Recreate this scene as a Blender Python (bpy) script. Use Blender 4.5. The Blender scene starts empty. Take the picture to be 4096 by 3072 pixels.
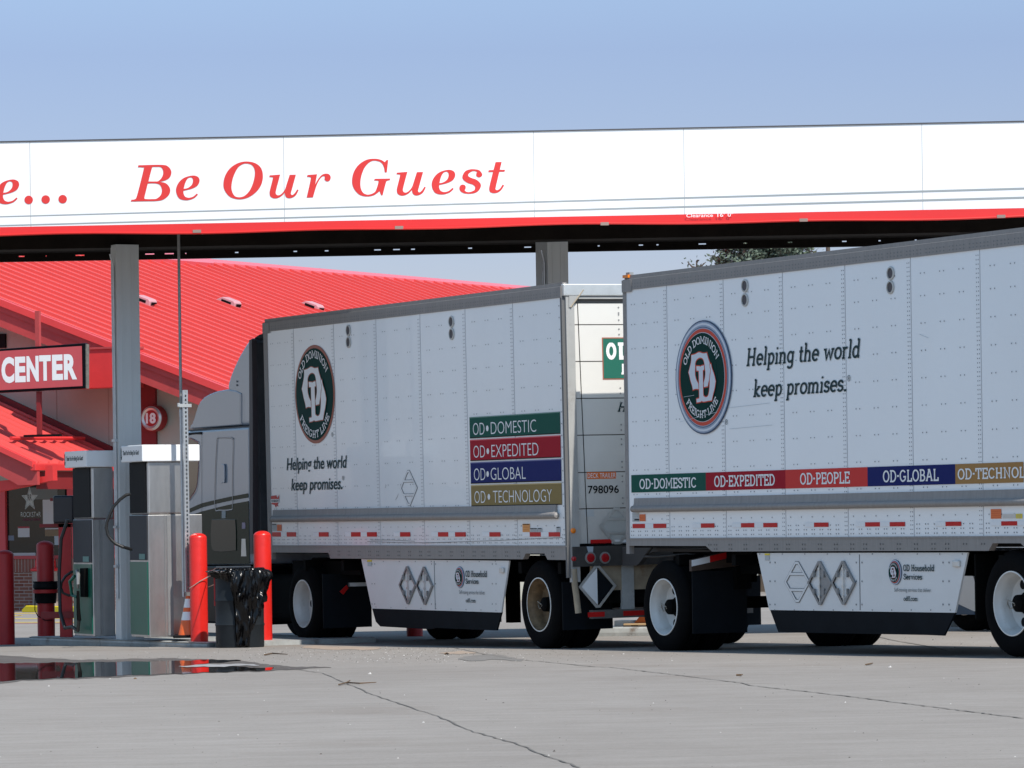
import bpy, bmesh, math, random
from mathutils import Vector, Matrix, Euler
random.seed(7)
R = math.radians
scene = bpy.context.scene
col = scene.collection
# ------------------------------------------------------------------ camera model
FPX = 17000.0; ROLL = .014; PPX, PPY = 2048.0, 2073.0; CZ = 1.45
cR, sR = math.cos(ROLL), math.sin(ROLL)
def ray(px, py):
    u = (px-PPX)/FPX; v = (PPY-py)/FPX
    return Vector((u*cR+v*sR, 1.0, -u*sR+v*cR))
CAM = Vector((0, 0, CZ))
UX, UY = .445, -.8955
def gz(x, y):
    s = UX*x+UY*y
    s = max(-140.0, min(0.0, s))
    return CZ-1.535+.0112*(s+48.69)
def gp(px, py, h=0.0):
    d = ray(px, py); t = 45.0
    for i in range(60):
        x, y = d.x*t, d.y*t
        t = (gz(x, y)+h-CZ)/d.z
    return Vector((d.x*t, d.y*t, gz(d.x*t, d.y*t)+h))
def at(px, py, Y):
    d = ray(px, py); return CAM+d*Y
class Fr:
    def __init__(s, o, a, pitch=0, roll=0):
        s.o = Vector(o)
        s.m = Matrix.Rotation(a, 3, 'Z') @ Matrix.Rotation(pitch, 3, 'Y') @ Matrix.Rotation(roll, 3, 'X')
        s.mi = s.m.transposed(); s.a = a
    def mat4(s): return Matrix.Translation(s.o) @ s.m.to_4x4()
    def hit(s, px, py, ax, c):
        d = s.mi @ ray(px, py); o = s.mi @ (CAM-s.o)
        t = (c-o[ax])/d[ax]; return o+d*t
    def pix(s, px, py, y=0.0):
        p = s.hit(px, py, 1, y); return p.x, p.z
    def pixx(s, px, py, x=0.0):
        p = s.hit(px, py, 0, x); return p.y, p.z
    def w(s, x, y, z): return s.m @ Vector((x, y, z)) + s.o
    def gl(s, x, y):            # local z of the ground under a local point
        p = s.w(x, y, 0); return gz(p.x, p.y)-p.z
# ------------------------------------------------------------------ materials
MATS = {}
def mat(name, c, rough=.6, metal=0, var=0.0, scale=3.0, bump=0.0, bscale=60.0, spec=.5, coat=0, streak=None, dirt=None, dirtcol=(.08, .06, .045), aniso=None):
    if name in MATS: return MATS[name]
    m = bpy.data.materials.new(name); m.use_nodes = True
    nt = m.node_tree; N = nt.nodes; L = nt.links
    b = N['Principled BSDF']
    b.inputs['Roughness'].default_value = rough; b.inputs['Metallic'].default_value = metal
    b.inputs['Specular IOR Level'].default_value = spec
    b.inputs['Coat Weight'].default_value = coat
    b.inputs['Base Color'].default_value = (*c, 1)
    tc = N.new('ShaderNodeTexCoord')
    last = None
    if var or dirt:
        mp = N.new('ShaderNodeMapping'); L.new(tc.outputs['Object'], mp.inputs[0])
        if streak: mp.inputs['Scale'].default_value = streak
        n = N.new('ShaderNodeTexNoise'); n.inputs['Scale'].default_value = scale; n.inputs['Detail'].default_value = 8
        n.inputs['Roughness'].default_value = .65
        L.new(mp.outputs[0], n.inputs['Vector'])
        r = N.new('ShaderNodeValToRGB')
        r.color_ramp.elements[0].position = .3; r.color_ramp.elements[1].position = .7
        r.color_ramp.elements[0].color = (*[max(0, k*(1-var)) for k in c], 1)
        r.color_ramp.elements[1].color = (*[min(1, k*(1+var*.6)) for k in c], 1)
        L.new(n.outputs['Fac'], r.inputs[0]); last = r.outputs[0]
        if dirt:
            n2 = N.new('ShaderNodeTexNoise'); n2.inputs['Scale'].default_value = scale*.6; n2.inputs['Detail'].default_value = 10; n2.inputs['Roughness'].default_value = .75
            L.new(mp.outputs[0], n2.inputs['Vector'])
            r2 = N.new('ShaderNodeValToRGB'); r2.color_ramp.elements[0].position = .56; r2.color_ramp.elements[1].position = .72
            r2.color_ramp.elements[0].color = (0, 0, 0, 1); r2.color_ramp.elements[1].color = (dirt, dirt, dirt, 1)
            L.new(n2.outputs['Fac'], r2.inputs[0])
            mx = N.new('ShaderNodeMix'); mx.data_type = 'RGBA'
            L.new(r2.outputs[0], mx.inputs[0]); L.new(last, mx.inputs[6]); mx.inputs[7].default_value = (*dirtcol, 1)
            last = mx.outputs[2]
        L.new(last, b.inputs['Base Color'])
    if bump:
        n3 = N.new('ShaderNodeTexNoise'); n3.inputs['Scale'].default_value = bscale; n3.inputs['Detail'].default_value = 5
        L.new(tc.outputs['Object'], n3.inputs['Vector'])
        bp = N.new('ShaderNodeBump'); bp.inputs['Strength'].default_value = bump; bp.inputs['Distance'].default_value = .01
        L.new(n3.outputs['Fac'], bp.inputs['Height']); L.new(bp.outputs[0], b.inputs['Normal'])
    MATS[name] = m
    return m
def band_dirt(m, zc, zw, amt, colr, sx=.6, sz=1.0, seed=0.0):
    """grime that sits in a fixed height band of the panel (splash marks), broken up by noise"""
    nt = m.node_tree; N = nt.nodes; L = nt.links; b = N['Principled BSDF']
    tc = N.new('ShaderNodeTexCoord'); sp = N.new('ShaderNodeSeparateXYZ'); L.new(tc.outputs['Object'], sp.inputs[0])
    mr = N.new('ShaderNodeMapRange'); mr.inputs[1].default_value = zc+zw; mr.inputs[2].default_value = zc-zw
    L.new(sp.outputs['Z'], mr.inputs[0])
    mp = N.new('ShaderNodeMapping'); mp.inputs['Scale'].default_value = (sx, 1, sz); mp.inputs['Location'].default_value = (seed, seed, 0)
    L.new(tc.outputs['Object'], mp.inputs[0])
    n = N.new('ShaderNodeTexNoise'); n.inputs['Scale'].default_value = 4; n.inputs['Detail'].default_value = 10; n.inputs['Roughness'].default_value = .7
    L.new(mp.outputs[0], n.inputs['Vector'])
    mu = N.new('ShaderNodeMath'); mu.operation = 'MULTIPLY'; L.new(mr.outputs[0], mu.inputs[0]); L.new(n.outputs['Fac'], mu.inputs[1])
    mu2 = N.new('ShaderNodeMath'); mu2.operation = 'MULTIPLY'; L.new(mu.outputs[0], mu2.inputs[0]); mu2.inputs[1].default_value = amt
    mx = N.new('ShaderNodeMix'); mx.data_type = 'RGBA'; L.new(mu2.outputs[0], mx.inputs[0])
    src = b.inputs['Base Color']
    if src.is_linked: L.new(src.links[0].from_socket, mx.inputs[6])
    else: mx.inputs[6].default_value = src.default_value[:]
    mx.inputs[7].default_value = (*colr, 1)
    L.new(mx.outputs[2], b.inputs['Base Color'])
# ------------------------------------------------------------------ mesh builder
class MB:
    def __init__(s): s.v = []; s.f = []
    def add(s, vs, fs):
        n = len(s.v); s.v += [tuple(p) for p in vs]; s.f += [tuple(i+n for i in f) for f in fs]; return s
    def box(s, x0, x1, y0, y1, z0, z1):
        if x0 > x1: x0, x1 = x1, x0
        if y0 > y1: y0, y1 = y1, y0
        if z0 > z1: z0, z1 = z1, z0
        return s.add([(x0,y0,z0),(x1,y0,z0),(x1,y1,z0),(x0,y1,z0),(x0,y0,z1),(x1,y0,z1),(x1,y1,z1),(x0,y1,z1)],
                     [(0,3,2,1),(4,5,6,7),(0,1,5,4),(1,2,6,5),(2,3,7,6),(3,0,4,7)])
    def prism(s, poly, y0, y1):        # poly in (x,z), extruded along y
        n = len(poly)
        a = sum(poly[i][0]*poly[(i+1)%n][1]-poly[(i+1)%n][0]*poly[i][1] for i in range(n))
        if a < 0: poly = poly[::-1]
        if y0 > y1: y0, y1 = y1, y0
        vs = [(x, y0, z) for x, z in poly]+[(x, y1, z) for x, z in poly]
        fs = [tuple(range(n)), tuple(reversed(range(n, 2*n)))]
        fs += [(i, i+n, (i+1)%n+n, (i+1)%n) for i in range(n)]
        return s.add(vs, fs)
    def prismx(s, poly, x0, x1):       # poly in (y,z), extruded along x
        n = len(poly)
        a = sum(poly[i][0]*poly[(i+1)%n][1]-poly[(i+1)%n][0]*poly[i][1] for i in range(n))
        if a < 0: poly = poly[::-1]
        if x0 > x1: x0, x1 = x1, x0
        vs = [(x1, y, z) for y, z in poly]+[(x0, y, z) for y, z in poly]
        fs = [tuple(range(n)), tuple(reversed(range(n, 2*n)))]
        fs += [(i, i+n, (i+1)%n+n, (i+1)%n) for i in range(n)]
        return s.add(vs, fs)
    def prismz(s, poly, z0, z1):
        n = len(poly)
        a = sum(poly[i][0]*poly[(i+1)%n][1]-poly[(i+1)%n][0]*poly[i][1] for i in range(n))
        if a < 0: poly = poly[::-1]
        vs = [(x, y, z1) for x, y in poly]+[(x, y, z0) for x, y in poly]
        fs = [tuple(range(n)), tuple(reversed(range(n, 2*n)))]
        fs += [(i, i+n, (i+1)%n+n, (i+1)%n) for i in range(n)]
        return s.add(vs, fs)
    def lathe(s, prof, c=(0,0,0), axis='z', seg=24, a0=0, a1=2*math.pi, cap=True):   # prof: (r, h)
        full = abs(a1-a0-2*math.pi) < 1e-6
        k = seg if full else seg+1
        vs = []
        for r, h in prof:
            for i in range(k):
                a = a0+(a1-a0)*i/seg; p, q = r*math.cos(a), r*math.sin(a)
                if axis == 'z': vs.append((c[0]+p, c[1]+q, c[2]+h))
                elif axis == 'y': vs.append((c[0]+p, c[1]+h, c[2]+q))
                else: vs.append((c[0]+h, c[1]+p, c[2]+q))
        fs = []
        for j in range(len(prof)-1):
            for i in range(seg):
                i2 = (i+1) % k
                q = (j*k+i, j*k+i2, (j+1)*k+i2, (j+1)*k+i)
                fs.append(q if axis != 'y' else q[::-1])
        if cap and full:
            for j in (0, len(prof)-1):
                if prof[j][0] > 1e-5:
                    f = tuple(j*k+i for i in range(k)); fs.append(f if j else f[::-1])
        return s.add(vs, fs)
    def tube(s, pts, r, seg=8, closed=False):
        pts = [Vector(p) for p in pts]; n = len(pts); vs = []; up = None
        for i, p in enumerate(pts):
            t = (pts[min(i+1, n-1)]-pts[max(i-1, 0)])
            if closed: t = pts[(i+1) % n]-pts[i-1]
            t.normalize()
            if up is None:
                up = Vector((0,0,1)) if abs(t.z) < .9 else Vector((1,0,0))
            a = t.cross(up)
            if a.length < 1e-4: a = t.cross(Vector((0,1,0)))
            a.normalize(); b = t.cross(a); up = -b if b.dot(up) < 0 else b
            rr = r[i] if isinstance(r, (list, tuple)) else r
            for k in range(seg):
                an = 2*math.pi*k/seg; vs.append(p+a*math.cos(an)*rr+b*math.sin(an)*rr)
        fs = []
        m = n if closed else n-1
        for i in range(m):
            j = (i+1) % n
            for k in range(seg):
                k2 = (k+1) % seg; fs.append((i*seg+k, i*seg+k2, j*seg+k2, j*seg+k))
        if not closed:
            fs.append(tuple(range(seg))[::-1]); fs.append(tuple((n-1)*seg+k for k in range(seg)))
        return s.add(vs, fs)
    def quad(s, a, b, c, d): return s.add([a, b, c, d], [(0,1,2,3)])
    def flat(s, poly, y):              # polygon in (x,z) facing -y
        n = len(poly)
        a = sum(poly[i][0]*poly[(i+1)%n][1]-poly[(i+1)%n][0]*poly[i][1] for i in range(n))
        if a < 0: poly = poly[::-1]
        return s.add([(x, y, z) for x, z in poly], [tuple(range(n))])
    def build(s, name, m, parent=None, smooth=False, bevel=0, seg=2):
        me = bpy.data.meshes.new(name); me.from_pydata(s.v, [], s.f); me.validate(); me.update()
        o = bpy.data.objects.new(name, me); col.objects.link(o)
        if m: me.materials.append(m)
        if smooth:
            for p in me.polygons: p.use_smooth = True
            try: me.set_sharp_from_angle(angle=R(40))
            except Exception: pass
        if bevel:
            b = o.modifiers.new('bevel', 'BEVEL'); b.width = bevel; b.segments = seg; b.limit_method = 'ANGLE'; b.angle_limit = R(35)
            b.harden_normals = False
        if parent: o.parent = parent
        return o
def tag(o, label=None, cat=None, group=None, kind=None):
    if label: o['label'] = label
    if cat: o['category'] = cat
    if group: o['group'] = group
    if kind: o['kind'] = kind
    return o
def empty(name, fr, label, cat, group=None):
    o = bpy.data.objects.new(name, None); col.objects.link(o); o.empty_display_size = .2
    o.matrix_world = fr.mat4(); tag(o, label, cat, group); return o
def kids(o): return [c for c in bpy.data.objects if c.parent == o]
def copy_tree(o, parent=None):
    c = o.copy(); col.objects.link(c)
    if parent: c.parent = parent
    for ch in kids(o): copy_tree(ch, c)
    return c
def lab(o, s): o['label'] = s; return o
# ------------------------------------------------------------------ lettering
_tx = {}
def btext(txt, shear=0, bold=0.0):
    """outline mesh of a string in Blender's own built-in face: 2-D verts, faces"""
    k = (txt, shear, bold)
    if k in _tx: return _tx[k]
    c = bpy.data.curves.new('t', 'FONT'); c.body = txt; c.shear = shear; c.offset = bold; c.resolution_u = 4; c.size = 1
    o = bpy.data.objects.new('t', c); col.objects.link(o)
    dg = bpy.context.evaluated_depsgraph_get(); me = o.evaluated_get(dg).to_mesh()
    vs = [(v.co.x, v.co.y) for v in me.vertices]; fs = [tuple(p.vertices) for p in me.polygons]
    o.evaluated_get(dg).to_mesh_clear(); bpy.data.objects.remove(o); bpy.data.curves.remove(c)
    _tx[k] = (vs, fs); return _tx[k]
def put(mb, vf, box, y, fn=None):
    """fit a 2-D mesh into local box (x0,z0,x1,z1) on plane y"""
    vs, fs = vf
    ax = min(v[0] for v in vs); bx = max(v[0] for v in vs); az = min(v[1] for v in vs); bz = max(v[1] for v in vs)
    x0, z0, x1, z1 = box
    out = []
    for a, b in vs:
        x = x0+(a-ax)/(bx-ax)*(x1-x0); z = z0+(b-az)/(bz-az)*(z1-z0)
        out.append((x, y, z) if fn is None else fn(x, z))
    # orient faces to -y
    ff = []
    for f in fs:
        n = len(f); ar = sum(vs[f[i]][0]*vs[f[(i+1)%n]][1]-vs[f[(i+1)%n]][0]*vs[f[i]][1] for i in range(n))
        ff.append(f if ar > 0 else f[::-1])
    mb.add(out, ff)
def fillpoly(loops):
    """2-D loops (outer + holes) -> triangulated mesh"""
    c = bpy.data.curves.new('p', 'CURVE'); c.dimensions = '2D'; c.fill_mode = 'BOTH'
    for lp in loops:
        s = c.splines.new('POLY'); s.points.add(len(lp)-1)
        for i, p in enumerate(lp): s.points[i].co = (p[0], p[1], 0, 1)
        s.use_cyclic_u = True
    o = bpy.data.objects.new('p', c); col.objects.link(o)
    dg = bpy.context.evaluated_depsgraph_get(); me = o.evaluated_get(dg).to_mesh()
    vs = [(v.co.x, v.co.y) for v in me.vertices]; fs = [tuple(p.vertices) for p in me.polygons]
    o.evaluated_get(dg).to_mesh_clear(); bpy.data.objects.remove(o); bpy.data.curves.remove(c)
    return vs, fs
def smooth_loop(pts, n=5):
    """Catmull-Rom through points; a third item marks a corner"""
    out = []; k = len(pts)
    for i in range(k):
        p0, p1, p2, p3 = pts[i-1], pts[i], pts[(i+1) % k], pts[(i+2) % k]
        c1, c2 = len(p1) > 2, len(p2) > 2
        if c1 and c2: out.append((p1[0], p1[1])); continue
        a = p1 if c1 else p0; d = p2 if c2 else p3
        for j in range(n):
            t = j/n; t2 = t*t; t3 = t2*t
            out.append(tuple(.5*((2*p1[q])+(-a[q]+p2[q])*t+(2*a[q]-5*p1[q]+4*p2[q]-d[q])*t2+(-a[q]+3*p1[q]-3*p2[q]+d[q])*t3) for q in (0, 1)))
    return out
def ribbon(pts, w, closed=False):
    n = len(pts); L, Rr = [], []
    for i in range(n):
        if closed: a, b, c = pts[i-1], pts[i], pts[(i+1) % n]
        else: a, b, c = pts[max(i-1, 0)], pts[i], pts[min(i+1, n-1)]
        d1 = Vector((b[0]-a[0], b[1]-a[1])); d2 = Vector((c[0]-b[0], c[1]-b[1]))
        if d1.length < 1e-9: d1 = d2
        if d2.length < 1e-9: d2 = d1
        d1.normalize(); d2.normalize(); t = d1+d2
        if t.length < 1e-6: t = d1
        t.normalize(); nn = Vector((-t.y, t.x)); m = 1/max(.5, nn.dot(Vector((-d1.y, d1.x))))
        L.append((b[0]+nn.x*w/2*m, b[1]+nn.y*w/2*m)); Rr.append((b[0]-nn.x*w/2*m, b[1]-nn.y*w/2*m))
    vs = L+Rr; fs = []
    for i in range(n if closed else n-1):
        j = (i+1) % n; fs.append((i, j, j+n, i+n))
    return vs, fs
def arc(cx, cy, rx, ry, a0, a1, n=10):
    return [(cx+rx*math.cos(R(a0+(a1-a0)*i/n)), cy+ry*math.sin(R(a0+(a1-a0)*i/n))) for i in range(n+1)]
# slab-serif stroke face.  cap height 1, x-height .7
XH = .64
def _G():
    g = {}
    E = lambda cx, cy, rx, ry: arc(cx, cy, rx, ry, 90, 450, 20)
    t, b = .95, .05
    g['O'] = (.78, [E(.39, .5, .31, .45)], [])
    g['D'] = (.76, [[(.17, b), (.17, t)], [(.04, t), (.36, t)]+arc(.36, .5, .32, .45, 90, -90, 12)+[(.04, b)]], [])
    g['M'] = (.98, [[(.17, b), (.17, t), (.49, .3), (.81, t), (.81, b)]], [(.13, b), (.85, b), (.12, t), (.86, t)])
    g['E'] = (.66, [[(.16, b), (.16, t)], [(.03, t), (.58, t), (.58, .74)], [(.16, .5), (.47, .5)], [(.47, .61), (.47, .39)], [(.03, b), (.6, b), (.6, .27)]], [])
    g['S'] = (.62, [[(.53, .68), (.53, .78)]+arc(.31, .75, .22, .2, 10, 270, 12)+arc(.31, .27, .24, .22, 90, -170, 12)+[(.07, .3)]], [])
    g['T'] = (.68, [[(.34, b), (.34, t)], [(.06, .7), (.06, t), (.62, t), (.62, .7)]], [(.34, b)])
    g['I'] = (.36, [[(.18, b), (.18, t)]], [(.18, b), (.18, t)])
    g['C'] = (.72, [arc(.38, .5, .31, .45, 38, 322, 16)], [])
    g['G'] = (.78, [arc(.38, .5, .31, .45, 38, 300, 16)+[(.64, .2), (.64, .42)], [(.42, .42), (.74, .42)]], [])
    g['X'] = (.76, [[(.14, b), (.62, t)], [(.14, t), (.62, b)]], [(.14, b), (.62, b), (.14, t), (.62, t)])
    g['P'] = (.66, [[(.17, b), (.17, t)], [(.04, t), (.36, t)]+arc(.36, .71, .23, .24, 90, -90, 8)+[(.17, .47)]], [(.17, b)])
    g['R'] = (.74, [[(.17, b), (.17, t)], [(.04, t), (.36, t)]+arc(.36, .72, .23, .23, 90, -90, 8)+[(.17, .49)], [(.38, .49), (.6, b)]], [(.17, b), (.62, b)])
    g['B'] = (.7, [[(.17, b), (.17, t)], [(.04, t), (.36, t)]+arc(.36, .73, .2, .22, 90, -90, 8)+[(.17, .51)], [(.36, .51)]+arc(.36, .28, .25, .23, 90, -90, 8)+[(.04, b)]], [])
    g['L'] = (.62, [[(.17, b), (.17, t)], [(.04, b), (.56, b), (.56, .3)]], [(.17, t)])
    g['F'] = (.62, [[(.17, b), (.17, t)], [(.04, t), (.56, t), (.56, .74)], [(.17, .5), (.45, .5)]], [(.17, b)])
    g['A'] = (.8, [[(.12, b), (.38, t), (.44, t), (.68, b)], [(.22, .36), (.6, .36)]], [(.12, b), (.68, b), (.36, t)])
    g['H'] = (.84, [[(.18, b), (.18, t)], [(.64, b), (.64, t)], [(.18, .5), (.64, .5)]], [(.18, b), (.64, b), (.18, t), (.64, t)])
    g['N'] = (.84, [[(.17, b), (.17, t), (.65, b), (.65, t)]], [(.15, b), (.15, t), (.67, t)])
    g['Y'] = (.76, [[(.1, t), (.38, .48), (.66, t)], [(.38, .48), (.38, b)]], [(.1, t), (.66, t), (.38, b)])
    g['U'] = (.8, [[(.17, t), (.17, .35)]+arc(.4, .3, .23, .25, 180, 360, 10)+[(.63, t)]], [(.17, t), (.63, t)])
    g['e'] = (.58, [[(.07, .35), (.5, .35)]+arc(.29, .33, .22, .28, 0, 315, 16)], [])
    g['o'] = (.6, [E(.3, .33, .23, .28)], [])
    g['c'] = (.54, [arc(.3, .33, .22, .28, 45, 315, 14)+[], [(.46, .5), (.46, .64)]], [])
    g['l'] = (.32, [[(.16, b), (.16, 1.0)]], [(.16, b)]); g['l'][1].append([(.04, .98), (.16, .98)])
    g['i'] = (.32, [[(.16, b), (.16, XH-.04)], [(.04, XH-.06), (.16, XH-.06)], [(.16, .8), (.16, .92)]], [(.16, b)])
    g['n'] = (.66, [[(.15, b), (.15, XH-.02)], [(.04, XH-.06), (.15, XH-.06)], [(.15, .4)]+arc(.32, .4, .17, .19, 150, 0, 8)+[(.49, b)]], [(.15, b), (.49, b)])
    g['m'] = (.98, [[(.15, b), (.15, XH-.02)], [(.04, XH-.06), (.15, XH-.06)], [(.15, .42)]+arc(.3, .42, .16, .17, 150, 0, 8)+[(.46, b)], [(.46, .42)]+arc(.63, .42, .17, .17, 150, 0, 8)+[(.8, b)]], [(.15, b), (.47, b), (.81, b)])
    g['h'] = (.66, [[(.15, b), (.15, 1.0)], [(.04, .98), (.15, .98)], [(.15, .4)]+arc(.32, .4, .17, .19, 150, 0, 8)+[(.49, b)]], [(.15, b), (.49, b)])
    g['p'] = (.62, [[(.15, -.25), (.15, XH-.02)], [(.04, XH-.06), (.15, XH-.06)], arc(.32, .33, .2, .28, 140, -140, 14)], [(.15, -.25)])
    g['g'] = (.6, [[(.47, XH-.02), (.47, -.1)]+arc(.29, -.1, .18, .15, 0, -160, 8), arc(.28, .34, .2, .27, 40, 320, 14), [(.47, XH-.06), (.56, XH-.06)]], [])
    g['d'] = (.62, [[(.47, b), (.47, 1.0)], [(.36, .98), (.47, .98)], arc(.28, .33, .2, .28, 40, 320, 14), [(.47, b), (.57, b)]], [])
    g['b'] = (.62, [[(.15, b), (.15, 1.0)], [(.04, .98), (.15, .98)], arc(.32, .33, .2, .28, 140, -140, 14)], [])
    g['t'] = (.4, [[(.18, .85), (.18, .2)]+arc(.28, .17, .1, .12, 180, 320, 6), [(.05, XH-.06), (.34, XH-.06)]], [])
    g['w'] = (.84, [[(.12, XH-.04), (.26, b), (.42, XH-.12), (.58, b), (.72, XH-.04)]], [(.12, XH-.06), (.72, XH-.06)])
    g['v'] = (.6, [[(.12, XH-.04), (.3, b), (.48, XH-.04)]], [(.12, XH-.06), (.48, XH-.06)])
    g['r'] = (.46, [[(.15, b), (.15, XH-.02)], [(.04, XH-.06), (.15, XH-.06)], [(.15, .4)]+arc(.32, .42, .17, .17, 150, 60, 6)], [(.15, b)])
    g['k'] = (.62, [[(.15, b), (.15, 1.0)], [(.04, .98), (.15, .98)], [(.46, XH-.06), (.17, .3), (.48, b)]], [(.15, b), (.49, b), (.44, XH-.06)])
    g['s'] = (.5, [[(.4, .47)]+arc(.24, .47, .16, .14, 10, 270, 10)+arc(.24, .19, .18, .14, 90, -170, 10)], [])
    g['u'] = (.66, [[(.04, XH-.06), (.15, XH-.06), (.15, .22)]+arc(.31, .22, .16, .17, 180, 350, 8), [(.38, XH-.06), (.49, XH-.06), (.49, b), (.6, b)]], [])
    g['f'] = (.42, [[(.16, b), (.16, .82)]+arc(.28, .82, .12, .14, 180, 50, 6), [(.04, XH-.06), (.34, XH-.06)]], [(.16, b)])
    g['.'] = (.26, [[(.13, .0), (.13, .13)]], []); g['*'] = (.34, [[(.17, .42), (.17, .58)]], [])
    g[' '] = (.34, [], []); g["-"] = (.4, [[(.06, .35), (.34, .35)]], [])
    return g
GL = _G()
def slab(txt, wgt=.11, shear=0.0, sp=.0, sl=.12, gap=None):
    vs, fs = [], []; x = 0
    for ch in txt:
        adv, strokes, slabs = GL[ch]
        for st in strokes:
            w = wgt*1.5 if ch in '.*' else wgt
            v, f = ribbon(st, w); n = len(vs)
            vs += [(a+x+b*shear, b) for a, b in v]; fs += [tuple(i+n for i in q) for q in f]
        for sx, sy in slabs:
            v, f = ribbon([(sx-sl, sy), (sx+sl, sy)], wgt*.85); n = len(vs)
            vs += [(a+x+b*shear, b) for a, b in v]; fs += [tuple(i+n for i in q) for q in f]
        x += adv+sp
    # separate overlapping strokes in depth with tiny steps
    return vs, fs
def putslab(mb, vf, box, y, fn=None):
    vs, fs = vf
    ax = min(v[0] for v in vs); bx = max(v[0] for v in vs); az = min(v[1] for v in vs); bz = max(v[1] for v in vs)
    x0, z0, x1, z1 = box
    for i, f in enumerate(fs):
        q = [vs[j] for j in f]; n = len(q)
        ar = sum(q[i2][0]*q[(i2+1)%n][1]-q[(i2+1)%n][0]*q[i2][1] for i2 in range(n))
        if ar < 0: q = q[::-1]
        yy = y-.00012*(i % 9)
        pts = []
        for a, b in q:
            X = x0+(a-ax)/(bx-ax)*(x1-x0); Z = z0+(b-az)/(bz-az)*(z1-z0)
            pts.append((X, yy, Z) if fn is None else fn(X, Z, yy))
        mb.add(pts, [tuple(range(n))])
# ------------------------------------------------------------------ camera, sky, sun
cam = bpy.data.cameras.new('camera'); co = bpy.data.objects.new('camera', cam); col.objects.link(co)
co.matrix_world = Matrix.Translation(CAM) @ Matrix.Rotation(ROLL, 4, 'Y') @ Matrix.Rotation(math.pi/2, 4, 'X')
cam.sensor_width = 36; cam.sensor_fit = 'HORIZONTAL'; cam.lens = 36*FPX/4096
cam.shift_x = 0; cam.shift_y = (PPY-1536)/4096; cam.clip_start = .5; cam.clip_end = 5000
scene.camera = co
SUN_EL, SUN_AZ = R(50), R(31)      # azimuth right of straight-behind-the-camera
sd = Vector((math.sin(SUN_AZ)*math.cos(SUN_EL), -math.cos(SUN_AZ)*math.cos(SUN_EL), math.sin(SUN_EL)))
w = bpy.data.worlds.new('World'); scene.world = w; w.use_nodes = True
nt = w.node_tree; bg = nt.nodes['Background']; sky = nt.nodes.new('ShaderNodeTexSky'); sky.sky_type = 'NISHITA'
sky.sun_disc = False; sky.sun_elevation = SUN_EL
sky.sun_rotation = math.pi-SUN_AZ
sky.air_density = 1.0; sky.dust_density = .3; sky.ozone_density = 3.0; sky.altitude = 1500
bg.inputs['Strength'].default_value = .15
tcw = nt.nodes.new('ShaderNodeTexCoord'); spw = nt.nodes.new('ShaderNodeSeparateXYZ'); nt.links.new(tcw.outputs['Generated'], spw.inputs[0])
rw = nt.nodes.new('ShaderNodeValToRGB'); nt.links.new(spw.outputs['Z'], rw.inputs[0])
el = rw.color_ramp.elements; el[0].position = 0.0; el[0].color = (.365, .308, .336, 1); el[1].position = .26; el[1].color = (1.03, 1.0, .82, 1)
e_ = el.new(.05); e_.color = (.355, .302, .328, 1); e_ = el.new(.11); e_.color = (.40, .35, .38, 1)
mxw = nt.nodes.new('ShaderNodeMix'); mxw.data_type = 'RGBA'; mxw.blend_type = 'MULTIPLY'; mxw.inputs[0].default_value = 1
nt.links.new(sky.outputs[0], mxw.inputs[6]); nt.links.new(rw.outputs[0], mxw.inputs[7]); nt.links.new(mxw.outputs[2], bg.inputs[0])
sl_ = bpy.data.lights.new('sun', 'SUN'); sl_.energy = 3.0; sl_.angle = R(.53); sl_.color = (1, .955, .88)
so = bpy.data.objects.new('sun', sl_); col.objects.link(so); so.rotation_euler = sd.to_track_quat('Z', 'Y').to_euler(); so.location = (20, -20, 60)
scene.view_settings.view_transform = 'Standard'; scene.view_settings.look = 'None'; scene.view_settings.exposure = .80
scene.view_settings.gamma = 1
# ------------------------------------------------------------------ frames
F1 = Fr((-3.12078, 54.5220, -.459768+CZ), -1.118301, .00065, .0102)
k2 = .96
F2 = Fr((1.296684*k2, 47.94463*k2, -.399065*k2+CZ), -1.101606, -.0008, 0)
FB = Fr(gp(130, 2442), R(-29))
FC = Fr(at(2048, 2073, 51.3), R(-3.8))
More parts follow.
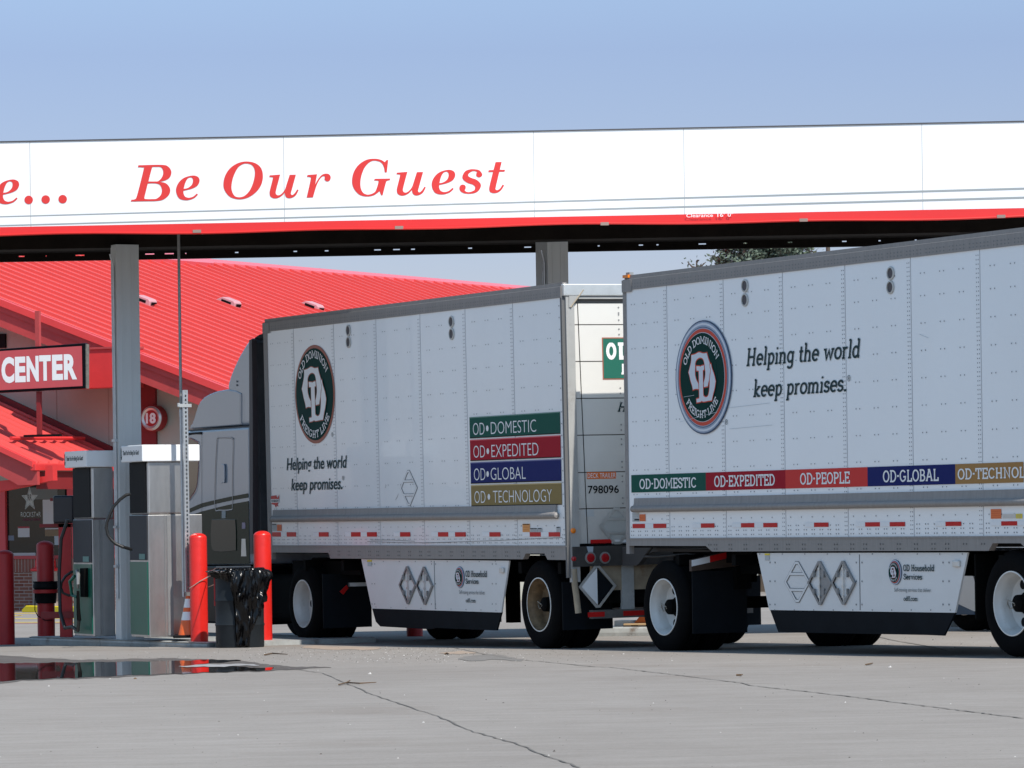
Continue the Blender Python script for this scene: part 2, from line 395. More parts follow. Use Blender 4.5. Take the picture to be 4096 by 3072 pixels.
# ------------------------------------------------------------------ materials
concrete = mat('concrete', (.30, .29, .285), .9, var=.14, scale=.9, bump=.25, bscale=45)
def ground_mat():
    m = bpy.data.materials.new('lot_concrete'); m.use_nodes = True
    nt = m.node_tree; N = nt.nodes; L = nt.links; b = N['Principled BSDF']; b.inputs['Roughness'].default_value = .92
    b.inputs['Specular IOR Level'].default_value = .25
    g = N.new('ShaderNodeNewGeometry')
    def noise(sc, scale, det=8, ro=.65):
        mp = N.new('ShaderNodeMapping'); mp.inputs['Scale'].default_value = sc; mp.inputs['Rotation'].default_value = (0, 0, R(8))
        L.new(g.outputs['Position'], mp.inputs[0]); n = N.new('ShaderNodeTexNoise'); n.inputs['Scale'].default_value = scale
        n.inputs['Detail'].default_value = det; n.inputs['Roughness'].default_value = ro; L.new(mp.outputs[0], n.inputs['Vector']); return n.outputs['Fac']
    def ramp(s, p0, p1, c0, c1):
        r = N.new('ShaderNodeValToRGB'); r.color_ramp.elements[0].position = p0; r.color_ramp.elements[1].position = p1
        r.color_ramp.elements[0].color = (*c0, 1); r.color_ramp.elements[1].color = (*c1, 1); L.new(s, r.inputs[0]); return r.outputs[0]
    def mul(a, b_):
        x = N.new('ShaderNodeMix'); x.data_type = 'RGBA'; x.blend_type = 'MULTIPLY'; x.inputs[0].default_value = 1
        L.new(a, x.inputs[6]); L.new(b_, x.inputs[7]); return x.outputs[2]
    big = ramp(noise((.25, .1, 1), 1.2, 6), .3, .7, (.262, .237, .213), (.318, .292, .266))
    st = ramp(noise((.7, 2.4, 1), 1.8, 9, .75), .3, .72, (.82, .805, .79), (1.06, 1.06, 1.07))
    fine = ramp(noise((3, 3, 1), 14, 6, .8), .25, .75, (.80, .80, .80), (1.12, 1.12, 1.12))
    stain = ramp(noise((.5, .5, 1), .7, 10, .6), .58, .74, (1, 1, 1), (.8, .76, .73))
    v = N.new('ShaderNodeTexVoronoi'); v.inputs['Scale'].default_value = 7.0; L.new(g.outputs['Position'], v.inputs['Vector'])
    spk = ramp(v.outputs['Distance'], .0, .1, (.55, .52, .5), (1, 1, 1))
    c = mul(mul(mul(mul(big, st), fine), stain), spk)
    L.new(c, b.inputs['Base Color'])
    bp = N.new('ShaderNodeBump'); bp.inputs['Strength'].default_value = .35; bp.inputs['Distance'].default_value = .004
    L.new(noise((6, 6, 1), 20, 4), bp.inputs['Height']); L.new(bp.outputs[0], b.inputs['Normal'])
    return m
M = dict(
 white_fascia=mat('white_fascia_enamel', (.82, .83, .84), .35, var=.02, scale=.4),
 red_fascia=mat('red_fascia_enamel', (.62, .018, .014), .35, var=.05, scale=1),
 red_letter=mat('red_letter_vinyl', (.64, .034, .03), .5),
 grey_stripe=mat('grey_stripe_vinyl', (.30, .33, .34), .5),
 seam=mat('panel_seam_grey', (.42, .42, .42), .6),
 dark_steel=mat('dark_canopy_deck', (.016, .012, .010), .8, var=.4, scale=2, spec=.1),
 dark=mat('underbody_black', (.004, .004, .004), .85, spec=.08, var=.3, scale=4),
 col_grey=mat('grey_column_paint', (.58, .60, .60), .5, var=.07, scale=1.5, streak=(3, 3, .3), dirt=.25, dirtcol=(.2, .16, .12)),
 alu=mat('weathered_aluminium', (.28, .26, .245), .6, .12, var=.12, scale=5, streak=(6, 1, .5), dirt=.25, dirtcol=(.12, .11, .10)),
 alu_d=mat('rivet_metal', (.10, .10, .10), .5, .4),
 alu_l=mat('bright_aluminium', (.62, .62, .60), .35, .6, var=.1, scale=5),
 lamp=mat('lamp_diffuser', (.55, .56, .52), .5),
 panel=mat('white_trailer_panel', (.83, .85, .86), .25, spec=.5, coat=.22, bump=.7, bscale=1.3, var=.035, scale=.6, streak=(1, 1, .6)),
 panel2=mat('white_trailer_panel_newer', (.86, .88, .89), .24, spec=.5, coat=.22, bump=.7, bscale=1.3, var=.03, scale=.5, streak=(1, 1, .6)),
 rivet=mat('dark_rivet', (.13, .14, .15), .5),
 skirt=mat('white_skirt_panel', (.72, .73, .73), .35, var=.05, scale=1.2, dirt=.1),
 flap=mat('rubber_flap', (.007, .009, .012), .8, spec=.12, var=.25, scale=3),
 tyre=mat('tyre_rubber', (.004, .004, .0045), .9, spec=.08, var=.3, scale=6, bump=.2, bscale=30),
 rim=mat('white_wheel_paint', (.62, .62, .60), .4, var=.1, scale=5, dirt=.35, dirtcol=(.25, .18, .1)),
 rimrust=mat('rusty_brown_wheel', (.17, .11, .055), .65, var=.6, scale=9, dirt=.8, dirtcol=(.08, .05, .03)),
 rimedge=mat('rim_lip', (.7, .7, .68), .35),
 tape_r=mat('red_reflective_tape', (.55, .015, .015), .35, spec=.15, var=.08, scale=8),
 tape_w=mat('white_reflective_tape', (.78, .79, .80), .35),
 green=mat('banner_green', (.006, .085, .062), .5, spec=.08), red=mat('banner_red', (.36, .008, .022), .5, spec=.08),
 red2=mat('banner_bright_red', (.62, .035, .03), .45, spec=.15), blue=mat('banner_navy', (.008, .016, .12), .5, spec=.08),
 gold=mat('banner_gold', (.24, .17, .055), .45, spec=.15), gold2=mat('banner_bronze', (.36, .19, .06), .45, spec=.15),
 ink=mat('dark_green_ink', (.012, .04, .045), .5, spec=.15), white=mat('white_vinyl', (.80, .80, .80), .4),
 black=mat('black_paint', (.005, .005, .006), .6, spec=.12), blackg=mat('black_gloss', (.003, .004, .006), .3, spec=.08),
 brown=mat('emblem_copper', (.36, .12, .08), .4, spec=.15), emred=mat('emblem_red', (.6, .07, .04), .4, spec=.15),
 emgreen=mat('emblem_green', (0, .036, .030), .5, spec=.05), chrome1=mat('emblem_silver', (.26, .34, .46), .3), chrome2=mat('emblem_steel_blue', (.05, .085, .15), .3, spec=.15), chrome3=mat('emblem_pale', (.62, .66, .72), .3),
 emteal=mat('emblem_teal', (.004, .06, .065), .3, spec=.15),
 orange=mat('orange_label', (.75, .16, .03), .5), orange2=mat('amber_label', (.75, .33, .08), .5), yellow=mat('yellow_label', (.8, .62, .03), .5),
 redlamp=mat('red_lens', (.35, .008, .012), .2), amber=mat('amber_lens', (.75, .2, .01), .25),
 steel=mat('brushed_stainless', (.50, .49, .48), .34, .85, var=.25, scale=1.6, streak=(2, 2, .7)),
 steel_d=mat('dull_steel', (.28, .28, .28), .5, .5, var=.15, scale=4),
 steel_face=mat('grey_pump_face', (.055, .055, .06), .6, spec=.15),
 pumpgreen=mat('pump_green', (.005, .10, .065), .35, var=.1, scale=4),
 cap=mat('pump_cap_white', (.80, .81, .82), .35),
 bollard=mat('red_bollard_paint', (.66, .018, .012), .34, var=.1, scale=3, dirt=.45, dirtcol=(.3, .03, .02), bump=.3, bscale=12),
 bollard_dull_shade=mat('dull_shaded_red_paint', (.42, .012, .014), .5, var=.12, scale=5, bump=.15),  # bollard red darkened for shade; also the dull red of post, strap and patch
 galv=mat('galvanised_steel', (.48, .5, .52), .35, .55, var=.15, scale=8),
 roof=mat('red_metal_roof', (.62, .070, .062), .45, var=.05, scale=.5),
 roof_edge=mat('red_roof_trim', (.68, .05, .05), .4, var=.05, scale=2),
 barge=mat('red_barge_board', (.42, .05, .05), .6, var=.14, scale=2.2, bump=.2, bscale=14),
 barge2=mat('bright_red_board', (.62, .035, .035), .5, var=.1, scale=2),
 darkred=mat('dark_red_timber', (.20, .012, .014), .6, var=.12, scale=2),
 vent=mat('pink_vent_paint', (.56, .28, .30), .5), stucco=mat('beige_stucco', (.41, .40, .345), .9, var=.06, scale=2, bump=.3, bscale=25),
 glass=mat('dark_window_glass', (.012, .016, .016), .06, var=.5, scale=.8), star=mat('window_decal', (.42, .47, .44), .6), decal_red=mat('window_decal_red', (.12, .02, .04), .6),
 paper=mat('paper', (.48, .50, .50), .8), wood=mat('pallet_wood', (.5, .33, .17), .8, var=.2, scale=8, streak=(1, 6, 6)),
 kerb=mat('grey_painted_kerb', (.36, .37, .36), .6, var=.2, scale=5, dirt=.8, dirtcol=(.12, .07, .04)),
 kerby=mat('yellow_kerb_paint', (.80, .62, .0), .6, var=.07, scale=4), paint_y=mat('yellow_road_paint', (.62, .45, .08), .8, var=.2, scale=6, dirt=.6, dirtcol=(.3, .29, .28)),
 paint_r=mat('faded_red_road_paint', (.32, .16, .14), .85, var=.2, scale=6),
 bin=mat('pebble_concrete', (.40, .34, .29), .9, var=.25, scale=30, bump=.4, bscale=50), binred=mat('red_plastic', (.7, .02, .025), .35),
 barrel=mat('charcoal_barrel', (.016, .02, .024), .55, spec=.2, var=.2, scale=5, bump=.2, bscale=10), 
 bag=mat('black_bin_bag', (.002, .002, .0025), .24, spec=.3, bump=.3, bscale=6),
 cone=mat('orange_cone', (.8, .13, .02), .45, var=.1, scale=8), rust=mat('rusty_paint', (.34, .28, .20), .6, var=.3, scale=6, dirt=.9, dirtcol=(.2, .08, .02)),
 wire=mat('wire', (.35, .32, .27), .5, .5), rubber=mat('hose_rubber', (.012, .012, .012), .45),
 cab=mat('silver_cab_paint', (.32, .38, .46), .2, .15, coat=.2), cab_g=mat('green_cab_paint', (0, .022, .015), .2, spec=.06), cabfar=mat('cab_fairing_edge', (.32, .33, .36), .15, .3, coat=.5),
 crack=mat('crack_dark', (.15, .135, .12), .95, var=.3, scale=6), damp=mat('damp_concrete', (.115, .10, .09), .75, var=.35, scale=2.5, spec=.2), dry=mat('brown_dry_litter', (.12, .07, .035), .9),
 far_blue=mat('blue_grey_skirt', (.05, .09, .15), .5),
 dust=mat('sand_stain', (.35, .27, .21), .95, var=.15, scale=6),
)
wt = bpy.data.materials.new('puddle_water'); wt.use_nodes = True; b = wt.node_tree.nodes['Principled BSDF']
b.inputs['Base Color'].default_value = (.025, .024, .023, 1); b.inputs['Roughness'].default_value = .02; b.inputs['Specular IOR Level'].default_value = .6
n_ = wt.node_tree.nodes.new('ShaderNodeTexNoise'); n_.inputs['Scale'].default_value = 1.6; bp_ = wt.node_tree.nodes.new('ShaderNodeBump'); bp_.inputs['Strength'].default_value = .02; bp_.inputs['Distance'].default_value = .02
wt.node_tree.links.new(n_.outputs['Fac'], bp_.inputs['Height']); wt.node_tree.links.new(bp_.outputs[0], b.inputs['Normal'])
band_dirt(M['panel'], .1, .5, .45, (.35, .32, .29), .5, 1.5)
band_dirt(M['panel'], 1.55, .8, .22, (.40, .38, .37), .25, .4, 3)
band_dirt(M['panel2'], .1, .4, .3, (.4, .38, .36), .5, 1.5)
band_dirt(M['skirt'], -.2, .9, .28, (.35, .30, .25), .5, 1.0, 5)
# ------------------------------------------------------------------ ground
def rows():
    r = [-150, -120, -100]+[-100+4*i for i in range(1, 26)]
    return r
vs, fs = [], []
ys = [-60, -20, 0, 10, 20, 30, 36, 40, 44, 48, 52, 56, 60, 66, 72, 80, 90, 100, 110, 120, 130, 140, 160, 200, 300, 600, 1500, 4000]
xs = [-3000, -600, -150, -60, -30, -20, -14, -10, -7, -5, -3, -1, 1, 3, 5, 7, 10, 14, 20, 30, 60, 150, 600, 3000]
for y in ys:
    for x in xs: vs.append((x, y, gz(x, y)))
nx = len(xs)
for j in range(len(ys)-1):
    for i in range(nx-1): fs.append((j*nx+i, j*nx+i+1, (j+1)*nx+i+1, (j+1)*nx+i))
g_ = MB().add(vs, fs).build('ground', ground_mat()); tag(g_, 'grey concrete truck stop lot with cracks and fine grit', kind='structure')
def strip(pts, wid, h, jag=0):
    """pixel polyline laid on the ground, width in metres"""
    P = []
    for i in range(len(pts)-1):
        a, b = pts[i], pts[i+1]; n = max(1, int(math.hypot(b[0]-a[0], b[1]-a[1])/14))
        for k in range(n): P.append((a[0]+(b[0]-a[0])*k/n, a[1]+(b[1]-a[1])*k/n))
    P.append(pts[-1]); W = [gp(*p) for p in P]
    q = []
    for i, p in enumerate(W):
        if jag and 0 < i < len(W)-1:
            p = p+Vector((random.uniform(-1, 1)*jag, random.uniform(-1, 1)*jag*2.5, 0))
        q.append((p.x, p.y))
    w_ = [wid*(random.uniform(.5, 1.5) if jag else 1) for _ in q]
    m = MB()
    L, Rr = [], []
    for i in range(len(q)):
        a, c = q[max(i-1, 0)], q[min(i+1, len(q)-1)]; d = Vector((c[0]-a[0], c[1]-a[1])).normalized(); n = Vector((-d.y, d.x))*w_[i]/2
        L.append((q[i][0]+n.x, q[i][1]+n.y)); Rr.append((q[i][0]-n.x, q[i][1]-n.y))
    vv = [(x, y, gz(x, y)+h) for x, y in L+Rr]; k = len(q)
    m.add(vv, [(i+k, i+1+k, i+1, i) for i in range(k-1)]); return m
m = strip([(1290, 2693), (1360, 2722), (1480, 2775), (1640, 2830), (1760, 2870), (1900, 2930), (2040, 2968), (2150, 3010), (2320, 3072)], .011, .004, .010)
m2_ = strip([(1810, 2590), (1950, 2620), (2048, 2636), (2380, 2668), (2450, 2671), (2700, 2700), (2960, 2732), (3000, 2743), (3300, 2775), (3700, 2825), (4096, 2875)], .018, .004, .010); m.add(m2_.v, m2_.f)
m2_ = strip([(3500, 2545), (3570, 2562), (3700, 2583), (3790, 2605)], .03, .004, .01); m.add(m2_.v, m2_.f)
m2_ = strip([(900, 2640), (980, 2652), (1290, 2693)], .014, .004, .01); m.add(m2_.v, m2_.f)
tag(m.build('pavement_crack', M['crack']), 'dark hairline cracks running diagonally across the concrete lot', kind='structure')
m = strip([(0, 2651), (300, 2655)], .02, .003, .01)
m2_ = strip([(2350, 2668), (2900, 2662), (4096, 2638)], .012, .004); m.add(m2_.v, m2_.f)
m2_ = strip([(3000, 2744), (3200, 2740)], .02, .004); m.add(m2_.v, m2_.f)
m2_ = strip([(3300, 2736), (4096, 2714)], .02, .004); m.add(m2_.v, m2_.f)
def gpoly(pts, h, n=4):
    lp = smooth_loop(pts, n+3); lp = [(a+6*math.sin(a*.031+b*.7), b+1.3*math.sin(a*.043+1)+.9*math.sin(a*.117+b*.3)) for a, b in lp]; m = MB(); v, f = fillpoly([lp]); W = [gp(*p) for p in v]
    fs = []
    for q in f:
        a = sum(W[q[i]].x*W[q[(i+1) % len(q)]].y-W[q[(i+1) % len(q)]].x*W[q[i]].y for i in range(len(q)))
        fs.append(q if a > 0 else q[::-1])
    return m.add([(p.x, p.y, p.z+h) for p in W], fs)
DMP = gpoly([(-60, 2628), (150, 2632), (330, 2640), (520, 2636), (700, 2634), (850, 2640), (1000, 2648), (1100, 2662), (1220, 2668), (1330, 2669), (1180, 2678), (1050, 2686), (900, 2690), (700, 2698), (500, 2708), (300, 2716), (120, 2722), (-60, 2730)], .003)
tag(DMP.build('damp_patch', M['damp']), 'dark damp margin around the puddle in front of the pumps', kind='structure')
PD = gpoly([(-60, 2660), (100, 2655), (260, 2652), (420, 2650), (620, 2647), (760, 2643), (870, 2640), (960, 2644), (900, 2650), (820, 2657), (780, 2664), (900, 2668), (1010, 2672), (1085, 2673), (1080, 2682), (980, 2686), (850, 2691), (700, 2697), (520, 2703), (330, 2712), (150, 2718), (-60, 2724)], .006)
tag(PD.build('puddle', wt), 'long shallow puddle mirroring the red bollards and pumps', 'puddle', kind='structure')
d1 = gpoly([(720, 2668), (860, 2660), (1000, 2660), (1040, 2664), (960, 2667), (820, 2671)], .009)
tag(d1.build('dry_concrete', concrete), 'thin dry strip of concrete inside the puddle', kind='structure')
m = gpoly([(1860, 2628), (1960, 2618), (2060, 2632), (2090, 2644), (1980, 2640), (1900, 2644), (1840, 2640)], .0035)
tag(m.build('oil_stain', mat('faint_stain', (.19, .175, .16), .9, var=.2, scale=5)), 'small dark stains beside the crack', kind='structure')
m = gpoly([(1760, 2612), (1850, 2606), (1900, 2612), (1840, 2618)], .003)
m3 = gpoly([(1230, 2585), (1500, 2590), (1480, 2600), (1250, 2596)], .003); m.add(m3.v, m3.f)
tag(m.build('sand_patch', M['dust']), 'brownish sand drifted beside the wheels', kind='structure')
# grit
m = MB(); mw = MB()
def peb(mb, x, y, s):
    z = gz(x, y); k = 5; a0 = random.random()*6
    vs = [(x+math.cos(a0+i*6.283/k)*s*random.uniform(.7, 1.3), y+math.sin(a0+i*6.283/k)*s*random.uniform(.7, 1.3), z) for i in range(k)]+[(x+random.uniform(-.3, .3)*s, y, z+s*random.uniform(.6, 1.1))]
    mb.add(vs, [(i, (i+1) % k, k) for i in range(k)])
for i in range(1100):
    y = random.choice([random.uniform(20, 50), random.uniform(40, 51), random.uniform(44, 50)]); x = random.uniform(-.13, .13)*y
    peb(m if random.random() < .7 else mw, x, y, random.uniform(.002, .006) if random.random() < .96 else random.uniform(.007, .011))
for i in range(600):
    px_ = random.gauss(1600, 500); py_ = random.uniform(2590, 2650); p = gp(px_, py_); peb(m if random.random() < .75 else mw, p.x, p.y, random.uniform(.003, .008))
tag(m.build('dark_grit', mat('dark_grit', (.09, .08, .07), .9)), 'scattered dark grit on the concrete', 'grit', kind='stuff')
tag(mw.build('pale_gravel', mat('pale_gravel', (.48, .46, .43), .8)), 'scattered pale gravel on the concrete', 'gravel', kind='stuff')
for (px_, py_, s_, lb) in ((1480, 2696, .022, 'white pebble lying beside the long crack'), (3560, 2669, .018, 'white pebble on the concrete before the right trailer'), (540, 2716, .02, 'grey pebble at the near edge of the puddle')):
    mm = MB(); p = gp(px_, py_); peb(mm, 0, 0, s_); mm.v = [(x, y, z-gz(0, 0)) for x, y, z in mm.v]
    o = mm.build('pebble', MATS['pale_gravel'] if 'white' in lb else M['dry'], None); o.location = p; tag(o, lb, 'pebble')
def twig(pts, r, lb):
    P = [gp(*p, h=.012) for p in pts]; mm = MB().tube([p-P[0] for p in P], [r]*(len(P)-1)+[r*.5], 5)
    o = mm.build('twig', M['dry']); o.location = P[0]; tag(o, lb, 'twig'); return mm, o
a, o = twig([(1355, 2738), (1385, 2730), (1440, 2733), (1505, 2729)], .006, 'dry forked twig lying across the crack')
mm = MB().tube([gp(1385, 2730, .02)-o.location-Vector((0, 0, 0)), gp(1400, 2722, .03)-o.location], .005, 5); mm.build('side_shoot', M['dry'], o)
twig([(3463, 2658), (3480, 2655), (3492, 2652)], .007, 'short bent stick near the right trailer shadow')
twig([(1058, 2619), (1090, 2613), (1150, 2617)], .008, 'brown litter twig on the sandy strip by the barrel')
twig([(2946, 2700), (2962, 2700), (2970, 2698)], .008, 'tiny curled twig in front of the coupling wheel')
twig([(1780, 2615), (1788, 2612), (1797, 2616)], .008, 'tiny twig by the small brown stain')
# painted bay lines beyond the island
def gquad(m, pts, h):
    W = [gp(*p) for p in pts]; m.add([(p.x, p.y, p.z+h) for p in W], [(0, 1, 2, 3)])
m = MB()
gquad(m, [(45, 2466), (85, 2463), (85, 2461), (45, 2464)], .004)
for yy, xa, xb in ((2453, 40, 330), (2462, 40, 90), (2474, 60, 330), (2489, 40, 300)):
    gquad(m, [(xa, yy+2.2), (xb, yy-1+2.2), (xb, yy-1), (xa, yy)], .004)
gquad(m, [(1055, 2492), (1180, 2495), (1180, 2492), (1055, 2489)], .004)
tag(m.build('parking_line', M['paint_y']), 'worn yellow bay lines on the paving beyond the island', kind='structure')
m = MB(); gquad(m, [(30, 2496), (300, 2494), (300, 2491.5), (30, 2493)], .004)
tag(m.build('painted_line', M['paint_r']), 'faded red line on the paving beyond the island', kind='structure')
# ------------------------------------------------------------------ canopy
can = empty('fuel_canopy', FC, 'wide flat fuel canopy with white fascia, red bottom band and red slogan lettering', 'canopy')
px = FC.pix
xl, _ = px(-1500, 560); xr, _ = px(5400, 460)
def zl(y_at500): return px(500, y_at500)[1]
zb, zt = zl(936), zl(559.5); zr = zl(899.5); 
m = MB().box(xl, xr, 0, .05, zr, zt); fas = m.build('fascia', M['white_fascia'], can)
# slightly wavy red lower band
m = MB(); n = 90
for i in range(n):
    x0 = xl+(xr-xl)*i/n; x1 = xl+(xr-xl)*(i+1)/n
    f = lambda x: zb+.010*math.sin(x*2.1)+.008*math.sin(x*.9+1)
    m.add([(x0, -.03, f(x0)), (x1, -.03, f(x1)), (x1, -.012, zr), (x0, -.012, zr), (x0, .05, f(x0)), (x1, .05, f(x1))], [(0, 1, 2, 3), (4, 5, 1, 0)])
m.build('red_band', M['red_fascia'], can)
m = MB().tube([(xl+(xr-xl)*i/n, -.035, zb+.006+.010*math.sin((xl+(xr-xl)*i/n)*2.1)+.008*math.sin((xl+(xr-xl)*i/n)*.9+1)) for i in range(n+1)], .014, 8)
m.build('neon_tube', M['red_fascia'], can, smooth=True)
m = MB()
for q in (790, 1598, 2420, 3215, 4005):
    x, z = px(q, 925); m = MB().box(x-.05, x+.05, -.052, -.03, zb-.005, zb+.032); m.build('tube_clamp', mat('tube_clamp', (.28, .2, .17), .6), can)
z1, z2, z3, z4 = zl(842), zl(838.5), zl(884), zl(878.5)
# stripes: left thinner, growing to the right
m = MB()
for (ya, yb, tl, tr) in ((860.5, 754, .006, .026), (896, 790, .009, .026)):
    xa, za = px(0, ya+6); xb_, zb_ = px(4096, yb)
    hw = lambda x: (tl+(tr-tl)*(x-xl)/(xr-xl))/2
    sl = (zb_-za)/(xb_-xa)
    m.add([(xl, -.004, za+sl*(xl-xa)-hw(xl)), (xr, -.004, zb_+sl*(xr-xb_)-hw(xr)), (xr, -.004, zb_+sl*(xr-xb_)+hw(xr)), (xl, -.004, za+sl*(xl-xa)+hw(xl))], [(0, 1, 2, 3)])
m.build('grey_stripe', M['grey_stripe'], can)
m = MB()
for q in (121, 1136, 2136, 2737, 3690):
    x, z = px(q, 700); MB().box(x-.003, x+.003, -.003, 0, zr, zt).build('panel_joint', M['seam'], can)
m = MB().box(xl, xr, -.012, .06, zt, zt+.014); m.build('top_flashing', mat('flashing_dark', (.06, .06, .065), .5), can)
# lettering traced from the sign
def Z1(p, dx=0, dy=0, s=2.765, ox=500, oy=600): return tuple([ox+(p[0]+dx)/s, oy+(p[1]+dy)/s])
B_o = [(148,169,1),(405,164),(480,185),(513,240),(498,300),(450,335),(385,352,1),(455,370),(498,425),(490,490),(430,545),(350,564),(200,567),(65,570,1),(71,549,1),(108,545),(135,500),(207,215),(203,196),(190,192),(144,190,1)]
B_1 = [(260,348,1),(297,205),(310,188),(345,187),(400,192),(424,240),(410,300),(370,343),(330,348)]
B_2 = [(253,370,1),(330,369),(385,385),(409,440),(395,500),(350,538),(305,543),(235,543),(215,535),(216,520)]
e_o = [(808,493,1),(760,535),(680,556),(600,535),(565,455),(585,375),(650,310),(750,282),(810,300),(825,345),(800,395),(740,428),(647,451,1),(648,480),(665,515),(705,528),(755,515),(795,481,1)]
e_1 = [(650,430,1),(665,370),(690,320),(722,303),(748,315),(752,350),(735,390),(695,420)]
O_o = [(1345,127),(1440,145),(1505,200),(1526,290),(1505,390),(1440,475),(1350,530),(1260,545),(1165,520),(1105,450),(1089,375),(1110,280),(1165,200),(1250,145)]
O_1 = [(1348,150),(1400,165),(1432,210),(1436,280),(1415,370),(1375,455),(1320,508),(1262,523),(1210,505),(1180,440),(1182,365),(1205,280),(1250,195),(1300,158)]
u_o = [(1600,281,1),(1717,272,1),(1675,430),(1668,480),(1690,501),(1725,490),(1765,445),(1787,385,1),(1822,275,1),(1891,273,1),(1845,440),(1835,485),(1852,498),(1880,475),(1905,436,1),(1921,443,1),(1890,500),(1850,527),(1810,533),(1778,515),(1767,472,1),(1730,510),(1685,532),(1645,534),(1610,515),(1600,480),(1605,440),(1636,315),(1630,302),(1597,299,1)]
r_o = [(-56,277,1),(51,268,1),(30,380,1),(65,320),(105,275),(155,261),(190,275),(202,305),(190,338),(162,348),(135,330),(136,296),(118,290),(90,310),(55,370),(30,440),(6,524,1),(-64,527,1),(-20,330),(-22,302),(-60,297,1)]
G_o = [(838,111,1),(822,248,1),(800,248,1),(790,190),(760,140),(700,119),(640,130),(580,190),(540,290),(530,390),(550,460),(590,490),(635,491),(690,465),(715,410),(731,350),(722,340),(683,338,1),(687,319,1),(861,316,1),(857,333,1),(825,342),(813,360),(776,501,1),(760,501,1),(743,455,1),(680,500),(600,514),(520,495),(460,430),(438,350),(455,250),(510,165),(600,108),(695,97),(760,110),(800,135,1),(820,111,1)]
s_o = [(1785,213),(1840,222),(1872,255),(1875,285),(1845,303),(1815,290),(1812,262),(1822,247,1),(1800,234),(1765,236),(1728,262),(1725,290),(1760,310),(1815,330),(1860,375),(1855,425),(1810,470),(1735,485),(1665,475),(1630,445),(1628,405),(1655,383),(1688,392),(1695,420),(1683,448,1),(1705,463),(1740,465),(1790,445),(1798,410),(1775,385),(1710,362),(1665,325),(1660,285),(1690,235),(1740,215)]
t_o = [(2025,134,1),(2093,132,1),(2072,219,1),(2131,219,1),(2125,240,1),(2067,241,1),(2030,400),(2025,435),(2045,444),(2075,425),(2103,382,1),(2120,391,1),(2090,440),(2050,470),(2005,478),(1965,465),(1955,430),(1965,370),(1997,243,1),(1944,245,1),(1949,224,1),(2003,221,1)]
def tr(loop, dx=0, dy=0, ox=500): return [(*Z1(p, dx, dy, ox=ox),)+tuple(p[2:]) for p in loop]
def letter(name, loops):
    v, f = fillpoly([[px(*p) for p in smooth_loop(lp, 5)] for lp in loops])
    mb = MB(); xs_ = [a for a, b in v]; zs_ = [b for a, b in v]
    put(mb, (v, f), (min(xs_), min(zs_), max(xs_), max(zs_)), -.0045)
    back = MB(); mb.v += []; return mb.build(name, M['red_letter'], can)
letter('letter_b', [tr(B_o), tr(B_1), tr(B_2)])
letter('letter_e', [tr(e_o), tr(e_1)])
letter('letter_o', [tr(O_o), tr(O_1)])
letter('letter_u', [tr(u_o)])
letter('letter_r', [tr(r_o, ox=1250)])
letter('letter_g', [tr(G_o, ox=1250)])
letter('letter_u', [tr(u_o, -667, -30, 1250)])
letter('letter_e', [tr(e_o, 754, -63, 1250), tr(e_1, 754, -63, 1250)])
letter('letter_s', [tr(s_o, ox=1250)])
letter('letter_t', [tr(t_o, ox=1250)])
letter('letter_e', [tr(e_o, -721.6*2.765, 15.8*2.765), tr(e_1, -721.6*2.765, 15.8*2.765)])
for (a, b_) in ((115, 799.6), (183, 798), (251, 796.6)):
    letter('letter_dot', [[(a+17*math.cos(t*.5236), b_+17*math.sin(t*.5236)) for t in range(12)]])
m = MB(); x0, z0 = px(2746, 871); x1, z1 = px(2852, 855); put(m, btext('Clearance', 0, .008), (x0, z0+.001, x1, z1+.001), -.052)
m.build('clearance_lettering', M['white'], can); m = MB(); x0, z0 = px(2870, 869); x1, z1 = px(2898, 853); put(m, btext("16'", 0, .008), (x0, z0+.001, x1, z1+.001), -.052)
x0, z0 = px(2911, 868); x1, z1 = px(2933, 852); put(m, btext('0"', 0, .008), (x0, z0+.001, x1, z1+.001), -.052)
m.build('clearance_lettering', M['white'], can)
# deck, beams
ZS = 3.59; D_ = 6.12       # soffit height above the camera level, depth
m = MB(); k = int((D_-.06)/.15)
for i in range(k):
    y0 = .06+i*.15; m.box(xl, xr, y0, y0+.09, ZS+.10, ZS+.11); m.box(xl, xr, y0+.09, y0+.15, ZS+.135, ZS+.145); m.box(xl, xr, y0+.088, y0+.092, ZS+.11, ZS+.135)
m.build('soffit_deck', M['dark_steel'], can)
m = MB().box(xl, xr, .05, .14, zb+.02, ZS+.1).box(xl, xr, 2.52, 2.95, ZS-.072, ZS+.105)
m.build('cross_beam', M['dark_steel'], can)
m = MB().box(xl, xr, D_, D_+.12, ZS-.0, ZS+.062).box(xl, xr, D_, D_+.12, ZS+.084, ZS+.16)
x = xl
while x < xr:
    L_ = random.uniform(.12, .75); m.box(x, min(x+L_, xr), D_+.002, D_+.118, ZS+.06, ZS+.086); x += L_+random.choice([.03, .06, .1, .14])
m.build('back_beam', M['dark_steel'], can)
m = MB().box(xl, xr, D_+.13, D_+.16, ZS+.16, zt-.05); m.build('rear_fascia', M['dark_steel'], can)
m = MB().box(xl, xr, .06, D_+.13, zt-.25, zt-.24); m.build('canopy_roof', M['dark_steel'], can)
for (cxp, cyp) in ((945, 972), (2283, 929), (3115, 928)):
    # flush light in the soffit
    h = FC.hit(cxp, cyp, 2, ZS+.06)
    m = MB().prismz([(h.x-.24, h.y-.32), (h.x+.1, h.y-.32), (h.x+.24, h.y-.1), (h.x+.24, h.y+.32), (h.x-.24, h.y+.32)], ZS+.05, ZS+.1); m2_ = m.build('light_fixture', M['lamp'], can, bevel=.02)
    MB().box(h.x-.16, h.x+.16, h.y-.22, h.y+.22, ZS+.042, ZS+.05).build('diffuser', mat('lamp_glass', (.32, .33, .30), .4), m2_)
